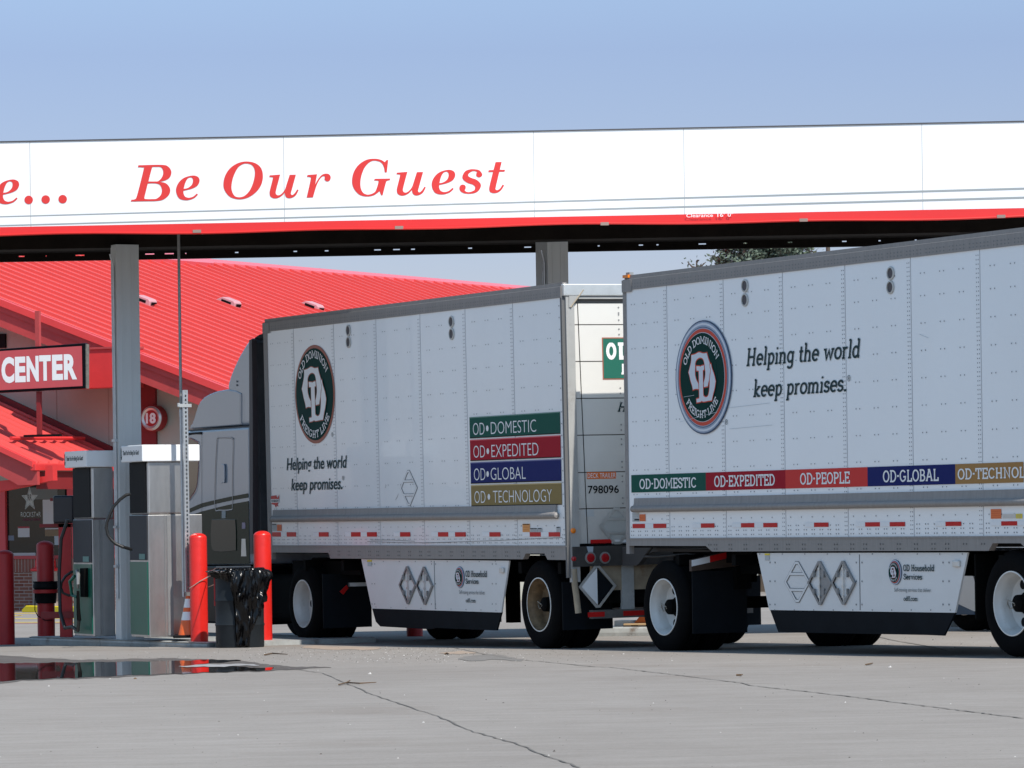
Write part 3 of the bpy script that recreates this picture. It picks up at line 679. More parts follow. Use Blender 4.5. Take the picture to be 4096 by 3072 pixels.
# columns (turned with the fuel lanes)
AL = R(26)
def column(pxf, pyf, Y, wf=.30, wd=.22, conduits=True):
    p = at(pxf, pyf, Y); g0 = gz(p.x, p.y); lm = FC.m.transposed() @ Vector((1, 0, 0))
    top = FC.w(0, 0, ZS-.06).z
    fr = Fr((p.x, p.y, g0), AL)
    rel = FC.mat4().inverted() @ fr.mat4()
    m = MB().box(0, wf, 0, wd, 0, top-g0+.02); o = m.build('column', M['col_grey'], can); o.matrix_local = rel
    e = MB().box(wf*.22, wf*.30, -.004, 0, 0, top-g0-.02).box(wf*.62, wf*.64, -.004, 0, 0, top-g0-.02); e.build('flange_edge', M['col_grey'], o)
    if conduits:
        c = MB().tube([(-.02, .06, .6), (-.02, .06, top-g0-.25), (-.06, .06, top-g0-.1)], .014, 8).tube([(-.02, .11, .6), (-.02, .11, top-g0-.25)], .014, 8)
        for zz in (1.0, 1.5, 2.6): c.box(-.045, 0, .03, .14, zz, zz+.03)
        c.build('conduit', M['galv'], o, smooth=True)
    return o
column(480, 2100, 54.0, .305, .2)
column(2187+2, 960, 54.4, .295, .34)
column(3930, 930, 54.0, .30, .3)
# slim dark drop pipe from the canopy
p = at(722, 1500, 52.85); FPp = Fr((p.x, p.y, gz(p.x, p.y)), 0)
pp = empty('vent_pipe', FPp, 'tall slim steel pipe rising from the island kerb to the canopy', 'pipe')
MB().tube([(0, 0, 2.9), (0, 0, 5.2)], .019, 10).build('upper_pipe', M['steel_d'], pp, smooth=True)
MB().tube([(0, 0, .62), (0, 0, 2.9)], .019, 10).tube([(0, 0, 2.86), (0, 0, 2.95)], .023, 10).build('lower_pipe', M['galv'], pp, smooth=True)
p = at(742, 1600, 52.75); FPq = Fr((p.x, p.y, gz(p.x, p.y)), AL)
qq = empty('perforated_post', FPq, 'perforated galvanised steel post strapped beside the slim pipe', 'post')
ht = at(742, 1560, 52.75).z-FPq.o.z
m = MB(); W_ = .056
m.box(-W_/2, -W_/2+.0165, 0, .003, .68, ht).box(W_/2-.0155, W_/2, 0, .003, .68, ht)
z = .68
while z < ht:
    m.box(-W_/2+.0155, W_/2-.0165, 0, .003, z, min(z+.024, ht)); z += .051
m.box(-W_/2-.003, -W_/2, 0, .04, .68, ht).box(W_/2, W_/2+.003, 0, .04, .68, ht); m.box(-W_/2, W_/2, .04, .043, .68, ht)
m.build('slotted_channel', M['galv'], qq)
zc_ = at(742, 1622, 52.75).z-FPq.o.z
MB().box(-.1, .075, -.012, -.004, zc_-.02, zc_+.02).box(-.11, -.085, -.03, 0, zc_-.015, zc_+.03).build('strap_clamp', M['alu_l'], qq)
# ------------------------------------------------------------------ building
bl = empty('travel_center_building', FB, 'beige building with a big red ribbed metal gable roof and brick base', 'building')
bp = FB.pix
gb = FB.gl(0, 0)
YR = -1.3                 # plane of the projecting rake
A = bp(0, 1207, YR); B = bp(800, 1520, YR)
sl = (B[1]-A[1])/(B[0]-A[0]); ze = lambda x: A[1]+sl*(x-A[0])       # roof surface height over local x
# ridge: intersect view ray with the roof plane
def roofhit(px_, py_):
    d = FB.mi @ ray(px_, py_); o = FB.mi @ (CAM-FB.o)
    t = (A[1]+sl*(o.x-A[0])-o.z)/(d.z-sl*d.x); return o+d*t
r1 = roofhit(870, 1048); r2 = roofhit(1900, 1140)
XRG = (r1.x+r2.x)/2
print('ridge', r1, r2)
XE = bp(1000, 1600, YR)[0]+3.0; YB = max(r2.y+6, 30)
th = .06
m = MB(); m.add([(XRG, YR, ze(XRG)), (XE, YR, ze(XE)), (XE, YB, ze(XE)), (XRG, YB, ze(XRG)), (XRG, YR, ze(XRG)-th), (XE, YR, ze(XE)-th), (XE, YB, ze(XE)-th), (XRG, YB, ze(XRG)-th)],
      [(0, 1, 2, 3), (4, 7, 6, 5), (0, 4, 5, 1), (1, 5, 6, 2), (2, 6, 7, 3), (3, 7, 4, 0)])
nrm = Vector((-sl, 0, 1)).normalized()
y = YR+.22
while y < YB:
    for (a, h, wd) in ((0, .07, .05),):
        x0, x1 = XRG+.1, XE; q = [(x0, y-wd, ze(x0)), (x1, y-wd, ze(x1)), (x1, y-wd*.9, ze(x1)), (x0, y-wd*.9, ze(x0)), (x1, y+wd*.9, ze(x1)), (x0, y+wd*.9, ze(x0)), (x1, y+wd, ze(x1)), (x0, y+wd, ze(x0))]
        up = nrm*h
        vs = [q[0], q[1], tuple(Vector(q[2])+up), tuple(Vector(q[3])+up), tuple(Vector(q[4])+up), tuple(Vector(q[5])+up), q[6], q[7]]
        m.add(vs, [(0, 1, 2, 3), (3, 2, 4, 5), (5, 4, 6, 7), (0, 3, 5, 7), (1, 6, 4, 2)])
    y += .6
rf = m.build('roof', M['roof'], bl)
# the other slope behind the ridge
m = MB(); X2 = XRG-9; m.add([(XRG, YR, ze(XRG)), (XRG, YB, ze(XRG)), (X2, YB, ze(XRG)+sl*9), (X2, YR, ze(XRG)+sl*9)], [(0, 1, 2, 3)]); m.build('roof', M['roof'], bl)
m = MB().prism([(XRG-.22, ze(XRG)+.02-.08), (XRG, ze(XRG)+.09), (XRG+.3, ze(XRG+.3)+.075), (XRG+.3, ze(XRG+.3)-.0), (XRG, ze(XRG)), (XRG-.22, ze(XRG)-.1)], YR, YB)
m.build('ridge_cap', mat('ridge_cap_pink', (.72, .12, .14), .3), bl)
# rake trim and barge board
def ramp_board(name, m_, x0, x1, y0, y1, up, dn, parent, zf=ze):
    mb = MB(); mb.prism([(x0, zf(x0)+up), (x1, zf(x1)+up), (x1, zf(x1)+dn), (x0, zf(x0)+dn)], y0, y1); return mb.build(name, m_, parent)
x0 = XRG
x1 = XE
zl2 = lambda x: ze(XRG)+sl*(XRG-x)
for nm_, mt_, u_, d_, ya_, yb_ in (('rake_trim', 'roof_edge', .075, -.09, YR-.05, YR+.1), ('barge_board', 'barge', -.1, -.62, YR+.02, YR+.12)):
    MB().prism([(XRG-9, zl2(XRG-9)+u_), (XRG, zl2(XRG)+u_), (XRG, zl2(XRG)+d_), (XRG-9, zl2(XRG-9)+d_)], ya_, yb_).build(nm_, M[mt_], bl)
ramp_board('rake_trim', M['roof_edge'], x0, x1, YR-.05, YR+.10, .075, -.09, bl)
ramp_board('barge_board', M['barge'], x0, x1, YR+.02, YR+.06, -.10, -.24, bl)
ramp_board('barge_board', M['barge'], x0, x1, YR+.07, YR+.14, -.24, -.62, bl)
ramp_board('soffit', mat('soffit_red', (.3, .03, .03), .7), x0, x1, YR+.14, 0, -.16, -.2, bl)
# stucco wall
xw0 = XRG-8; xw1 = XE-1.2
m = MB(); m.prism([(xw0, -.2), (xw1, -.2), (xw1, ze(xw1)-.2), (XRG, ze(XRG)-.2), (xw0, ze(XRG)+sl*8-.2)], 0, .25)
m.box(xw1-.25, xw1, .25, YB-2, -.2, ze(xw1)-.2)
m.build('wall', M['stucco'], bl)
m = MB()
for q in (228, 435, 860): x = bp(q, 1700)[0]; m.box(x-.01, x+.01, -.004, 0, 1.4, ze(x)-.2)
m.build('wall_joint', mat('stucco_joint', (.3, .26, .22), .9), bl)
m = MB().prism([(bp(565, 1500)[0], .2), (bp(627, 1500)[0], .2), (bp(627, 1500)[0], ze(bp(627, 1500)[0])-.2), (bp(565, 1500)[0], ze(bp(565, 1500)[0])-.2)], -.08, 0)
m.build('pilaster', M['darkred'], bl)
# dark vent opening top left
x0, z0 = bp(-60, 1395); x1, z1 = bp(26, 1335); MB().box(x0, x1, -.06, 0, z0, z1).build('louvre', M['black'], bl)
# red header box behind the sign
x0, z0 = bp(330, 1553, YR-.1); x1, z1 = bp(516, 1392, YR-.1)
MB().box(x0-1.5, x1, YR-.1, YR+.5, z0, z1).build('header_box', M['barge2'], bl)
MB().box(bp(362, 1400, YR-.1)[0], x1+.02, YR-.14, YR+.5, z1, z1+.05).build('header_cap', M['barge'], bl)
# skylight flashing near the ridge
h = roofhit(770, 1052)
m = MB()
a_ = roofhit(600, 1042); b_ = roofhit(850, 1066)
up = nrm*.12
m.add([tuple(roofhit(565, 1046)+up), tuple(roofhit(852, 1069)+up), tuple(roofhit(835, 1042)+up), tuple(roofhit(790, 1030)+up), tuple(roofhit(560, 1025)+up),
       tuple(roofhit(565, 1046)), tuple(roofhit(852, 1069)), tuple(roofhit(835, 1042)), tuple(roofhit(790, 1030)), tuple(roofhit(560, 1025))],
      [(0, 1, 2, 3, 4), (0, 5, 6, 1), (1, 6, 7, 2), (2, 7, 8, 3), (3, 8, 9, 4)])
m.build('roof_hatch', mat('ridge_cap_pink', (.72, .12, .14), .3), bl)
# roof vents
for (vx, vy, w_) in ((580, 1214, 30), (920, 1221, 34), (1253, 1236, 34)):
    c = roofhit(vx, vy)
    loc = Matrix.Translation(c) @ Matrix.Rotation(-math.atan(sl), 4, 'Y')
    m = MB().prism([(-.26, .0), (.26, .0), (.24, .13), (.17, .17), (-.2, .17), (-.42, .0)], -.17, .17)
    o = m.build('roof_vent', M['vent'], bl, bevel=.02); o.matrix_local = loc
    MB().box(-.2, .12, -.175, -.168, .04, .11).box(.262, .268, -.12, .12, .03, .11).build('vent_slot', M['black'], o)
# lower porch roof: wall line and outer line
PY = -3.2
a0 = bp(0, 1602, 0); a1 = bp(450, 1812, 0); ps = (a1[1]-a0[1])/(a1[0]-a0[0]); pz = lambda x: a0[1]+ps*(x-a0[0])
# porch surface at its outer edge shares the slope
def phit(px_, py_):
    d = FB.mi @ ray(px_, py_); o = FB.mi @ (CAM-FB.o); t = (a0[1]+ps*(o.x-a0[0])-o.z)/(d.z-ps*d.x); return o+d*t
eg = phit(128, 1853)
PYo = eg.y; XEP = eg.x
print('porch', PYo, XEP)
xp0 = a0[0]-4.5
m = MB(); m.add([(xp0, PYo, pz(xp0)), (XEP, PYo, pz(XEP)), (XEP, -.0, pz(XEP)), (xp0, -.0, pz(xp0)), (xp0, PYo, pz(xp0)-.06), (XEP, PYo, pz(XEP)-.06), (XEP, 0, pz(XEP)-.06), (xp0, 0, pz(xp0)-.06)],
    [(0, 1, 2, 3), (4, 7, 6, 5), (0, 4, 5, 1), (1, 5, 6, 2)])
y = PYo+.25
pn = Vector((-ps, 0, 1)).normalized()
while y < -.1:
    h = .05; wd = .05; vs = [(xp0, y-wd, pz(xp0)), (XEP, y-wd, pz(XEP)), (XEP, y-wd*.4, pz(XEP)+h), (xp0, y-wd*.4, pz(xp0)+h), (XEP, y+wd*.4, pz(XEP)+h), (xp0, y+wd*.4, pz(xp0)+h), (XEP, y+wd, pz(XEP)), (xp0, y+wd, pz(xp0))]
    m.add(vs, [(0, 1, 2, 3), (3, 2, 4, 5), (5, 4, 6, 7), (1, 6, 4, 2)]); y += .42
m.build('porch_roof', M['roof'], bl)
ramp_board('wall_shadow_band', M['darkred'], xp0, bp(452, 1812)[0], -.10, 0, .16, -.1, bl, zf=pz)  # shadow band above the porch roof, built as a dark red board
ramp_board('porch_rake_trim', M['roof_edge'], xp0, XEP+.05, PYo-.06, PYo+.08, .06, -.07, bl, zf=pz)
m = MB().prism([(xp0, pz(xp0)-.08), (XEP-.35, pz(XEP-.35)-.08), (XEP+.1, pz(XEP)-.12), (XEP+.1, pz(XEP)-.5), (XEP-.45, pz(XEP)-.5), (XEP-.6, pz(XEP)-.42), (xp0, pz(xp0)-.42)], PYo+.06, PYo+.16)
m.build('porch_barge_board', M['barge'], bl)
zE = pz(XEP)
MB().box(XEP-.02, XEP+.12, PYo-.04, -.02, zE-.17, zE-.02).build('gutter', M['barge2'], bl, bevel=.01)
MB().box(XEP-.1, XEP+.0, PYo+.3, -.02, zE-.6, zE-.18).build('eave_beam', M['darkred'], bl)
# snow guard bars on the porch roof
ga, gb_ = phit(36, 1770), phit(335, 1768)
m = MB(); L0 = phit(38, 1772); L1 = phit(330, 1772)
m.tube([L0+pn*.12, L1+pn*.12], .05, 6); m.build('snow_guard', M['barge2'], bl)
# brackets below the eave
pA = bp(0, 1960, PYo+.3); 
q = lambda a, b: bp(a, b, PYo+.3)
m = MB().prism([q(-60, 1930), q(188, 1905), q(190, 1862), q(218, 1862), q(220, 1922), q(205, 1924), q(100, 1948), q(-60, 1978)], PYo+.22, PYo+.4)
m.build('bracket', M['barge2'], bl)
m = MB().box(bp(-60, 1900, 0)[0]-5, bp(500, 1900, 0)[0], -.03, -.005, .25, 3.05); m.build('front_panel', M['darkred'], bl)
m = MB().box(bp(-60, 1900, -.1)[0], bp(24, 1900, -.1)[0], -.16, -.04, 1.0, 2.95); m.build('door_post', mat('coral_red_post', (.62, .07, .08), .5), bl)
m = MB().box(bp(272, 1900, -.1)[0], bp(300, 1900, -.1)[0], -.16, -.04, 1.1, 2.95); m.build('door_post', mat('coral_red_post', (.62, .07, .08), .5), bl)
# window
x0, z0 = bp(22, 2226, -.05); x1, z1 = bp(262, 1945, -.05)
wn = MB().box(x0-.04, x1+.04, -.07, -.031, z0-.04, z1+.08); wf_ = wn.build('window', M['black'], bl)
MB().box(x0, x1, -.078, -.072, z0, z1).build('pane', M['glass'], wf_)
def S(pts): return [bp(a, b, -.08) for a, b in pts]
st = []
cx_, cy_ = 119, 1997
xc, zc = bp(cx_, cy_, -.08); rx = bp(150, cy_, -.08)[0]-xc
zs = (bp(cx_, 1950, -.08)[1]-zc)
star = lambda k: [(xc+rx*k*math.sin(i*math.pi/5)*(1 if i % 2 == 0 else .42), zc+zs*k*math.cos(i*math.pi/5)*(1 if i % 2 == 0 else .42)) for i in range(10)]
m = MB(); v, f = ribbon(star(1.0), .022, True); m.add([(a, -.082, b) for a, b in v], [q_[::-1] for q_ in f]); 
v, f = fillpoly([star(.82)]); put(m, (v, f), (min(a for a, b in v), min(b for a, b in v), max(a for a, b in v), max(b for a, b in v)), -.082)
a = bp(84, 2068, -.08); b_ = bp(163, 2047, -.08); put(m, btext('ROCKST', 0, 0), (a[0], a[1], bp(144, 2068, -.08)[0], b_[1]), -.083)
put(m, btext('R', 0, 0), (bp(155, 2068, -.08)[0], a[1], bp(164, 2068, -.08)[0], b_[1]), -.083)
xc2, zc2 = bp(149.5, 2058, -.08); v = [(xc2+.032*math.sin(i*math.pi/5)*(1 if i % 2 == 0 else .42), zc2+.05*math.cos(i*math.pi/5)*(1 if i % 2 == 0 else .42)) for i in range(10)]
m.flat(v, -.083)
m.build('window_sticker', M['star'], wf_)
m = MB(); put(m, btext('RR', 0, 0.01), (xc-.06, zc-.03, xc+.06, zc+.12), -.085); m.build('sticker_monogram', M['glass'], wf_)
m = MB(); a = bp(92, 2084, -.08); b_ = bp(162, 2073, -.08); put(m, btext('ENERGY DRINK', 0, 0.02), (a[0], a[1], b_[0], b_[1]), -.083); m.build('sticker_caption', M['decal_red'], wf_)
for (a, b_, c, d, mt, nm) in ((172, 2098, 214, 1998, M['paper'], 'poster'), (72, 2149, 118, 2106, M['paper'], 'notice'), (180, 2145, 236, 2116, mat('tan_board', (.2, .15, .09), .8), 'shelf_board'), (118, 1998, 230, 1950, mat('pale_reflection', (.13, .14, .12), .5), 'pane_reflection'), (34, 2162, 56, 2142, mat('blue_card', (.16, .2, .26), .7), 'card'), (52, 2226, 142, 2211, M['paper'], 'sill_notice'), (218, 2180, 236, 2144, mat('pale_blue_card', (.35, .42, .46), .7), 'card'), (180, 2119, 236, 2112, M['paper'], 'card')):  # the large pale patch is a reflection painted onto the pane
    p0, p1 = bp(a, b_, -.08), bp(c, d, -.08); MB().box(p0[0], p1[0], -.0815, -.0795, p0[1], p1[1]).build(nm, mt, wf_)
p0, p1 = bp(72, 2113, -.08), bp(118, 2106, -.08); MB().box(p0[0], p1[0], -.0835, -.0817, p0[1], p1[1]).build('notice_heading', mat('notice_red', (.3, .02, .03), .6), wf_)
# brick base
x0, z1 = bp(-80, 2228, -.12); xb1 = bp(640, 2228, -.12)[0]
def brick_mat():
    m = bpy.data.materials.new('red_brick'); m.use_nodes = True; nt = m.node_tree; N = nt.nodes; L = nt.links; b = N['Principled BSDF']; b.inputs['Roughness'].default_value = .85
    tc = N.new('ShaderNodeTexCoord'); mp = N.new('ShaderNodeMapping'); mp.inputs['Rotation'].default_value = (R(90), 0, 0); L.new(tc.outputs['Object'], mp.inputs[0])
    br = N.new('ShaderNodeTexBrick'); L.new(mp.outputs[0], br.inputs[0]); br.inputs['Scale'].default_value = 1.0
    br.inputs['Brick Width'].default_value = .29; br.inputs['Row Height'].default_value = .083; br.inputs['Mortar Size'].default_value = .008
    br.inputs['Color1'].default_value = (.22, .07, .045, 1); br.inputs['Color2'].default_value = (.30, .13, .085, 1); br.inputs['Mortar'].default_value = (.45, .40, .36, 1)
    L.new(br.outputs[0], b.inputs['Base Color']); return m
BR = brick_mat()
zsill = z1; zmid = bp(100, 2288, -.12)[1]
MB().box(x0-6, xb1, -.14, 0, gb-.3, zmid).build('brick_wainscot', BR, bl)
m = MB().box(x0-1, xb1, -.17, 0, zmid, zsill-.06); o = m.build('soldier_course', mat('soldier_brick', (.27, .10, .07), .85, var=.2, scale=9, streak=(9, 1, .2)), bl)
m = MB(); x = x0-1
while x < xb1: m.box(x, x+.012, -.174, -.17, zmid, zsill-.06); x += .095
m.build('mortar_joint', mat('mortar', (.45, .40, .36), .9), o)
MB().box(x0-1, xb1, -.2, 0, zsill-.06, zsill+.02).build('sill', mat('coral_sill', (.5, .07, .07), .6), bl)
# round 18 sign
c = bp(606, 1673, -.3); F18 = Fr(FB.w(c[0], -.3, c[1]), FB.a)
s18 = empty('round_number_sign', F18, 'round red and silver sign with the number 18 on the dark red pilaster', 'sign')
rr = (bp(652, 1673, -.3)[0]-bp(566, 1673, -.3)[0])/2
MB().lathe([(rr*1.02, .22), (rr*1.02, 0), (rr*.98, -.01), (rr*.93, -.01)], (0, 0, 0), 'y', 40).build('rim', mat('sign_red_rim', (.26, .01, .012), .5), s18, smooth=True)
MB().lathe([(rr*.95, -.012), (rr*.8, -.05), (rr*.62, -.02)], (0, 0, 0), 'y', 40, cap=False).build('silver_ring', M['alu_l'], s18, smooth=True)
MB().lathe([(rr*.62, .01), (rr*.62, -.03), (0, -.03)], (0, 0, 0), 'y', 40).build('disc', mat('sign_red', (.40, .01, .012), .5), s18)
m = MB(); put(m, btext('18', 0, .045), (-rr*.46, -rr*.42, rr*.46, rr*.42), -.035); m.build('digits', M['white'], s18)
# CENTER sign
YS = -3.6
c = bp(345, 1560, YS); FS = Fr(FB.w(c[0], YS, c[1]), FB.a-R(0)); sp_ = FS.pix
sg = empty('hanging_sign', FS, 'long red sign box in a black frame reading CENTER, hung on red struts', 'sign')
def SP(a, b): return sp_(a, b, 0)
# the box follows the photographed outline
o1, o2, o3, o4 = SP(-160, 1407), SP(338, 1372), SP(338, 1554), SP(-160, 1580)
m = MB().prism([o1, o2, o3, o4], 0, .15); bx = m.build('frame', M['blackg'], sg, bevel=.02)
f1, f2, f3, f4 = SP(-160, 1415), SP(327, 1384), SP(330, 1544), SP(-160, 1569)
MB().prism([f1, f2, f3, f4], -.012, .0).build('face', mat('sign_face_red', (.52, .075, .085), .4, var=.06, scale=2), sg)
# condensed lettering, one letter after the other
for ch_, xa_, xb_, yt_, yb_ in (('C', 22, 160, 628, 922), ('E', 172, 285, 625, 912), ('N', 300, 430, 617, 905), ('T', 440, 565, 608, 895), ('E', 582, 697, 602, 888), ('R', 712, 853, 595, 882)):
    m = MB(); p0 = SP(xa_/2.765, 1200+yb_/2.765); p1 = SP(xb_/2.765, 1200+yt_/2.765)
    put(m, btext(ch_, 0, .05), (p0[0], p0[1], p1[0], p1[1]), -.016); m.build('letter_'+ch_.lower(), M['white'], sg)
e1, e2, e3, e4 = SP(340, 1374), SP(352, 1376), SP(352, 1554), SP(341, 1554)
MB().prism([SP(339, 1376), SP(343, 1377), SP(343, 1554), SP(340, 1553)], .03, .14).build('end_plate', mat('grimy_end_plate', (.16, .15, .13), .6, var=.4, scale=9, dirt=.9, dirtcol=(.02, .02, .02)), sg)
MB().box(SP(127, 1240)[0], SP(143, 1240)[0], .12, .2, SP(130, 1390)[1], SP(130, 1243)[1]).build('strut', M['barge'], sg)
MB().box(SP(133, 1600)[0], SP(148, 1600)[0], .12, .2, SP(140, 1738)[1], SP(140, 1565)[1]).build('strut', M['darkred'], sg)
MB().box(SP(84, 1740)[0], SP(228, 1740)[0], .1, .2, SP(140, 1747)[1], SP(140, 1738)[1]).build('base_bar', M['black'], sg)
# bin, wheel stop
g = FB.w(bp(184, 2440, -.6)[0], -.6, 0); g.z = gz(g.x, g.y); Fb = Fr((g.x, g.y, g.z), 0); bn = empty('litter_bin', Fb, 'round pebbled litter bin with a domed red lid by the brick wall', 'litter bin')
MB().lathe([(.30, 0), (.32, .05), (.33, .95), (.31, .97), (0, .97)], seg=32).build('body', M['bin'], bn, smooth=True)
MB().lathe([(.36, .96), (.37, .99), (.36, 1.02), (.26, 1.05), (.25, 1.2), (.2, 1.3), (.1, 1.36), (0, 1.37)], seg=32).build('lid', M['binred'], bn, smooth=True)
a, b_ = gp(97, 2449), gp(345, 2449)
d = (b_-a); Fw = Fr((a.x, a.y, a.z), math.atan2(d.y, d.x)); L_ = d.length
ws = MB().prism([(0, 0), (L_, 0), (L_, .13), (L_-.06, .16), (.22, .16), (0, .06)], -.07, .07).build('parking_stop', M['kerby'], None, bevel=.02); ws.matrix_world = Fw.mat4(); tag(ws, 'yellow painted concrete parking stop in front of the brick wall', 'parking stop')
# conifers behind
def tree(name, px_, py_, Y, H, rad, seed, label, nb=4200, col_=(.05, .075, .055), bare=False):
    rd = random.Random(seed); base = at(px_, py_, Y); base.z = gz(base.x, base.y)
    o = bpy.data.objects.new(name, None); col.objects.link(o); o.location = base; tag(o, label, 'tree')
    tk = MB().tube([(0, 0, 0), (.05, 0, H*.5), (0, .03, H*.98)], [.22, .13, .02], 8); tk.build('trunk', mat('bark', (.09, .07, .055), .9), o)
    m = MB(); nbr = 150 if not bare else 18
    limbs = MB()
    for b in range(nbr):
        h = H*(.12+.86*(b/nbr)**.8); r = rad*(1-(h/H))**.75*rd.uniform(.75, 1.15)+.15; an = b*2.4+rd.uniform(-.3, .3)
        tip = Vector((math.cos(an)*r, math.sin(an)*r, h+r*rd.uniform(-.05, .35)))
        s0 = Vector((0, 0, h-.1)); limbs.tube([s0, (s0+tip)/2+Vector((0, 0, -.05)), tip], [.04, .025, .008], 5)
        n = int(nb/nbr)
        for i in range(n):
            t = rd.random()**.6; p = s0.lerp(tip, t)+Vector([rd.gauss(0, .11+.08*(1-t)) for _ in range(3)])
            s = rd.uniform(.04, .095); d = Vector([rd.gauss(0, 1) for _ in range(3)]).normalized(); e = d.cross(Vector([rd.gauss(0, 1) for _ in range(3)])).normalized()
            m.add([p-d*s, p+e*s*.45, p+d*s, p-e*s*.45], [(0, 1, 2, 3)])
    limbs.build('limb', mat('bark', (.09, .07, .055), .9), o)
    m.build('crown', mat(name+'_needles', col_, .7, var=.5, scale=1.5), o); return o
tree('blue_spruce', 3045, 1010, 118, 12.2, 3.7, 3, 'thick grey green spruce rising between the canopy and the right trailer', 60000, (.10, .135, .10))
tree('bare_tree', 3310, 1010, 112, 11.0, 3.4, 5, 'thin sparse tree with light twigs to the right of the spruce', 900, (.13, .16, .10), True)
tree('young_spruce', 2787, 1060, 116, 9.25, 1.6, 9, 'slim spruce whose bare tip just shows left of the big spruce', 800, (.07, .09, .07))
# ------------------------------------------------------------------ emblem
MONO_O = [(280,478,1),(330,468),(385,442),(440,465),(490,462,1),(505,540),(525,620),(535,680),(545,738,1),(528,800),(518,900),(505,960),(497,1012,1),(470,1018),(445,1022,1),(442,965,1),(370,965,1),(372,1048,1),(330,1040),(295,1055,1),(285,985),(265,900),(250,810),(238,762,1),(262,660),(278,570)]
MONO_OH = [(395,530),(432,548),(452,600),(460,680),(467,760),(467,830),(455,900),(440,955,1),(372,962,1),(345,900),(330,830),(326,760),(330,690),(332,610),(355,555)]
MONO_D = [(350,668,1),(390,672),(403,680),(416,672),(452,662,1),(455,735,1),(437,742,1),(438,1130),(450,1175),(475,1192),(503,1170),(518,1100),(526,1010),(530,900),(540,800),(546,735,1),(536,690),(535,652,1),(548,648,1),(560,725),(588,830),(606,940,1),(592,1050),(568,1160),(552,1252,1),(510,1252),(440,1262),(418,1246,1),(395,1262),(348,1270,1),(346,1212,1),(384,1204,1),(382,745,1),(352,740,1)]
def emblem(parent, cx, cz, rx, rz, y, style, name='emblem', fine=True):
    chrome = style != 'plain'
    def ell(k, n=48): return [(cx+rx*k*math.cos(i*2*math.pi/n), cz+rz*k*math.sin(i*2*math.pi/n)) for i in range(n)]
    def disc(k, yy, m, nm, par=None):
        mb = MB(); mb.prism(ell(k), yy, yy+.003); return mb.build(nm, m, par or parent)
    if chrome:
        root = disc(1.0, y, M['chrome2'], name)
        for k, mt in ((.975, 'chrome1'), (.95, 'chrome3'), (.915, 'chrome1'), (.885, 'chrome2'), (.87, 'chrome1')):
            disc(k, y-.0035*(1+(1-k)*8), M[mt], 'ring', root)
        disc(.852, y-.009, M['emred'], 'red_ring', root); disc(.788, y-.0125, M['chrome3'], 'ring', root); g = disc(.778, y-.016, M['emgreen'], 'green_field', root)
        yy = y-.02; r0, r1 = .585, .715; aT = (158, 28); aB = (217, 323)
        fx = lambda p: ((268+(p[0]-240)*1.041-450)/398, (843-(490+(p[1]-442)*.8537))/806)
        if fine:
            disc(.55, y-.0175, M['emgreen'], 'inner_green_disc', root)  # inner disc in the same green as the field
    else:
        root = disc(1.0, y, M['brown'], name); disc(.935, y-.0035, M['emgreen'], 'green_field', root)
        yy = y-.009; r0, r1 = .735, .885; aT = (155, 33); aB = (212, 328)
        fx = lambda p: ((p[0]-420)/299, (857-p[1])/745)
    nm = lambda p: (cx+rx*fx(p)[0], cz+rz*fx(p)[1])+tuple(p[2:])
    lo, lh, ld = [smooth_loop([nm(p) for p in q], 4) for q in (MONO_O, MONO_OH, MONO_D)]
    mr = MB(); w_ = .034*(rx*.6+rz*.4)*1.1
    for j, lp in enumerate((lo, lh, ld)):
        v, f = ribbon(lp, w_*1.0, True); mr.add([(a, yy-.0006*j+(.0 if j < 2 else -.0034), b) for a, b in v], [q[::-1] for q in f])
    mr.build('monogram_outline', M['emred'] if chrome else M['brown'], root)
    mw_ = MB()
    v, f = fillpoly([lo, lh]); put(mw_, (v, f), (min(a for a, b in v), min(b for a, b in v), max(a for a, b in v), max(b for a, b in v)), yy-.0022)
    mw_.build('letter_o', M['chrome3'] if chrome else M['white'], root)
    mw_ = MB()
    v, f = fillpoly([ld]); put(mw_, (v, f), (min(a for a, b in v), min(b for a, b in v), max(a for a, b in v), max(b for a, b in v)), yy-.0052)
    mw_.build('letter_d', M['chrome3'] if chrome else M['white'], root)
    mt = MB()
    def arct(txt, a0, a1, r0, r1, top):
        adv = [GL[c][0] for c in txt]; tot = sum(adv); x = 0; span = a1-a0
        for c, ad in zip(txt, adv):
            if c != ' ':
                am = R(a0+span*(x+ad/2)/tot); v, f = slab(c, .13)
                wv = abs(R(span))*((r0+r1)/2)/tot
                def fn(X, Z, Y, am=am, ad=ad, wv=wv):
                    gx = (X-ad/2)*wv; rr = r0+(r1-r0)*Z if top else r1-(r1-r0)*Z
                    if top: q = (rr*math.cos(am)+gx*math.sin(am), rr*math.sin(am)-gx*math.cos(am))
                    else: q = (rr*math.cos(am)-gx*math.sin(am), rr*math.sin(am)+gx*math.cos(am))
                    return (cx+rx*q[0], Y, cz+rz*q[1])
                bb = (min(a for a, b in v), min(b for a, b in v), max(a for a, b in v), max(b for a, b in v))
                putslab(mt, (v, f), bb, yy, fn)
            x += ad
    arct('OLD DOMINION', aT[0], aT[1], r0, r1, True); arct('FREIGHT LINE', aB[0], aB[1], r0, r1, False)
    mt.build('ring_lettering', M['white'], root)
    return root
def textbox(F, parent, name, vf, xa, ya, xb, yb, y, m, kind='b'):
    """ink box given by photo pixels: (xa,ya)=left/bottom, (xb,yb)=right/top on plane y"""
    x0 = F.pix(xa, ya, 0)[0]; z0 = F.pix(xa, ya, 0)[1]; x1 = F.pix(xb, yb, 0)[0]; z1 = F.pix(xb, yb, 0)[1]
    mb = MB(); (put if kind == 'b' else putslab)(mb, vf, (x0, z0, x1, z1), y)
    return mb.build(name, m, parent)
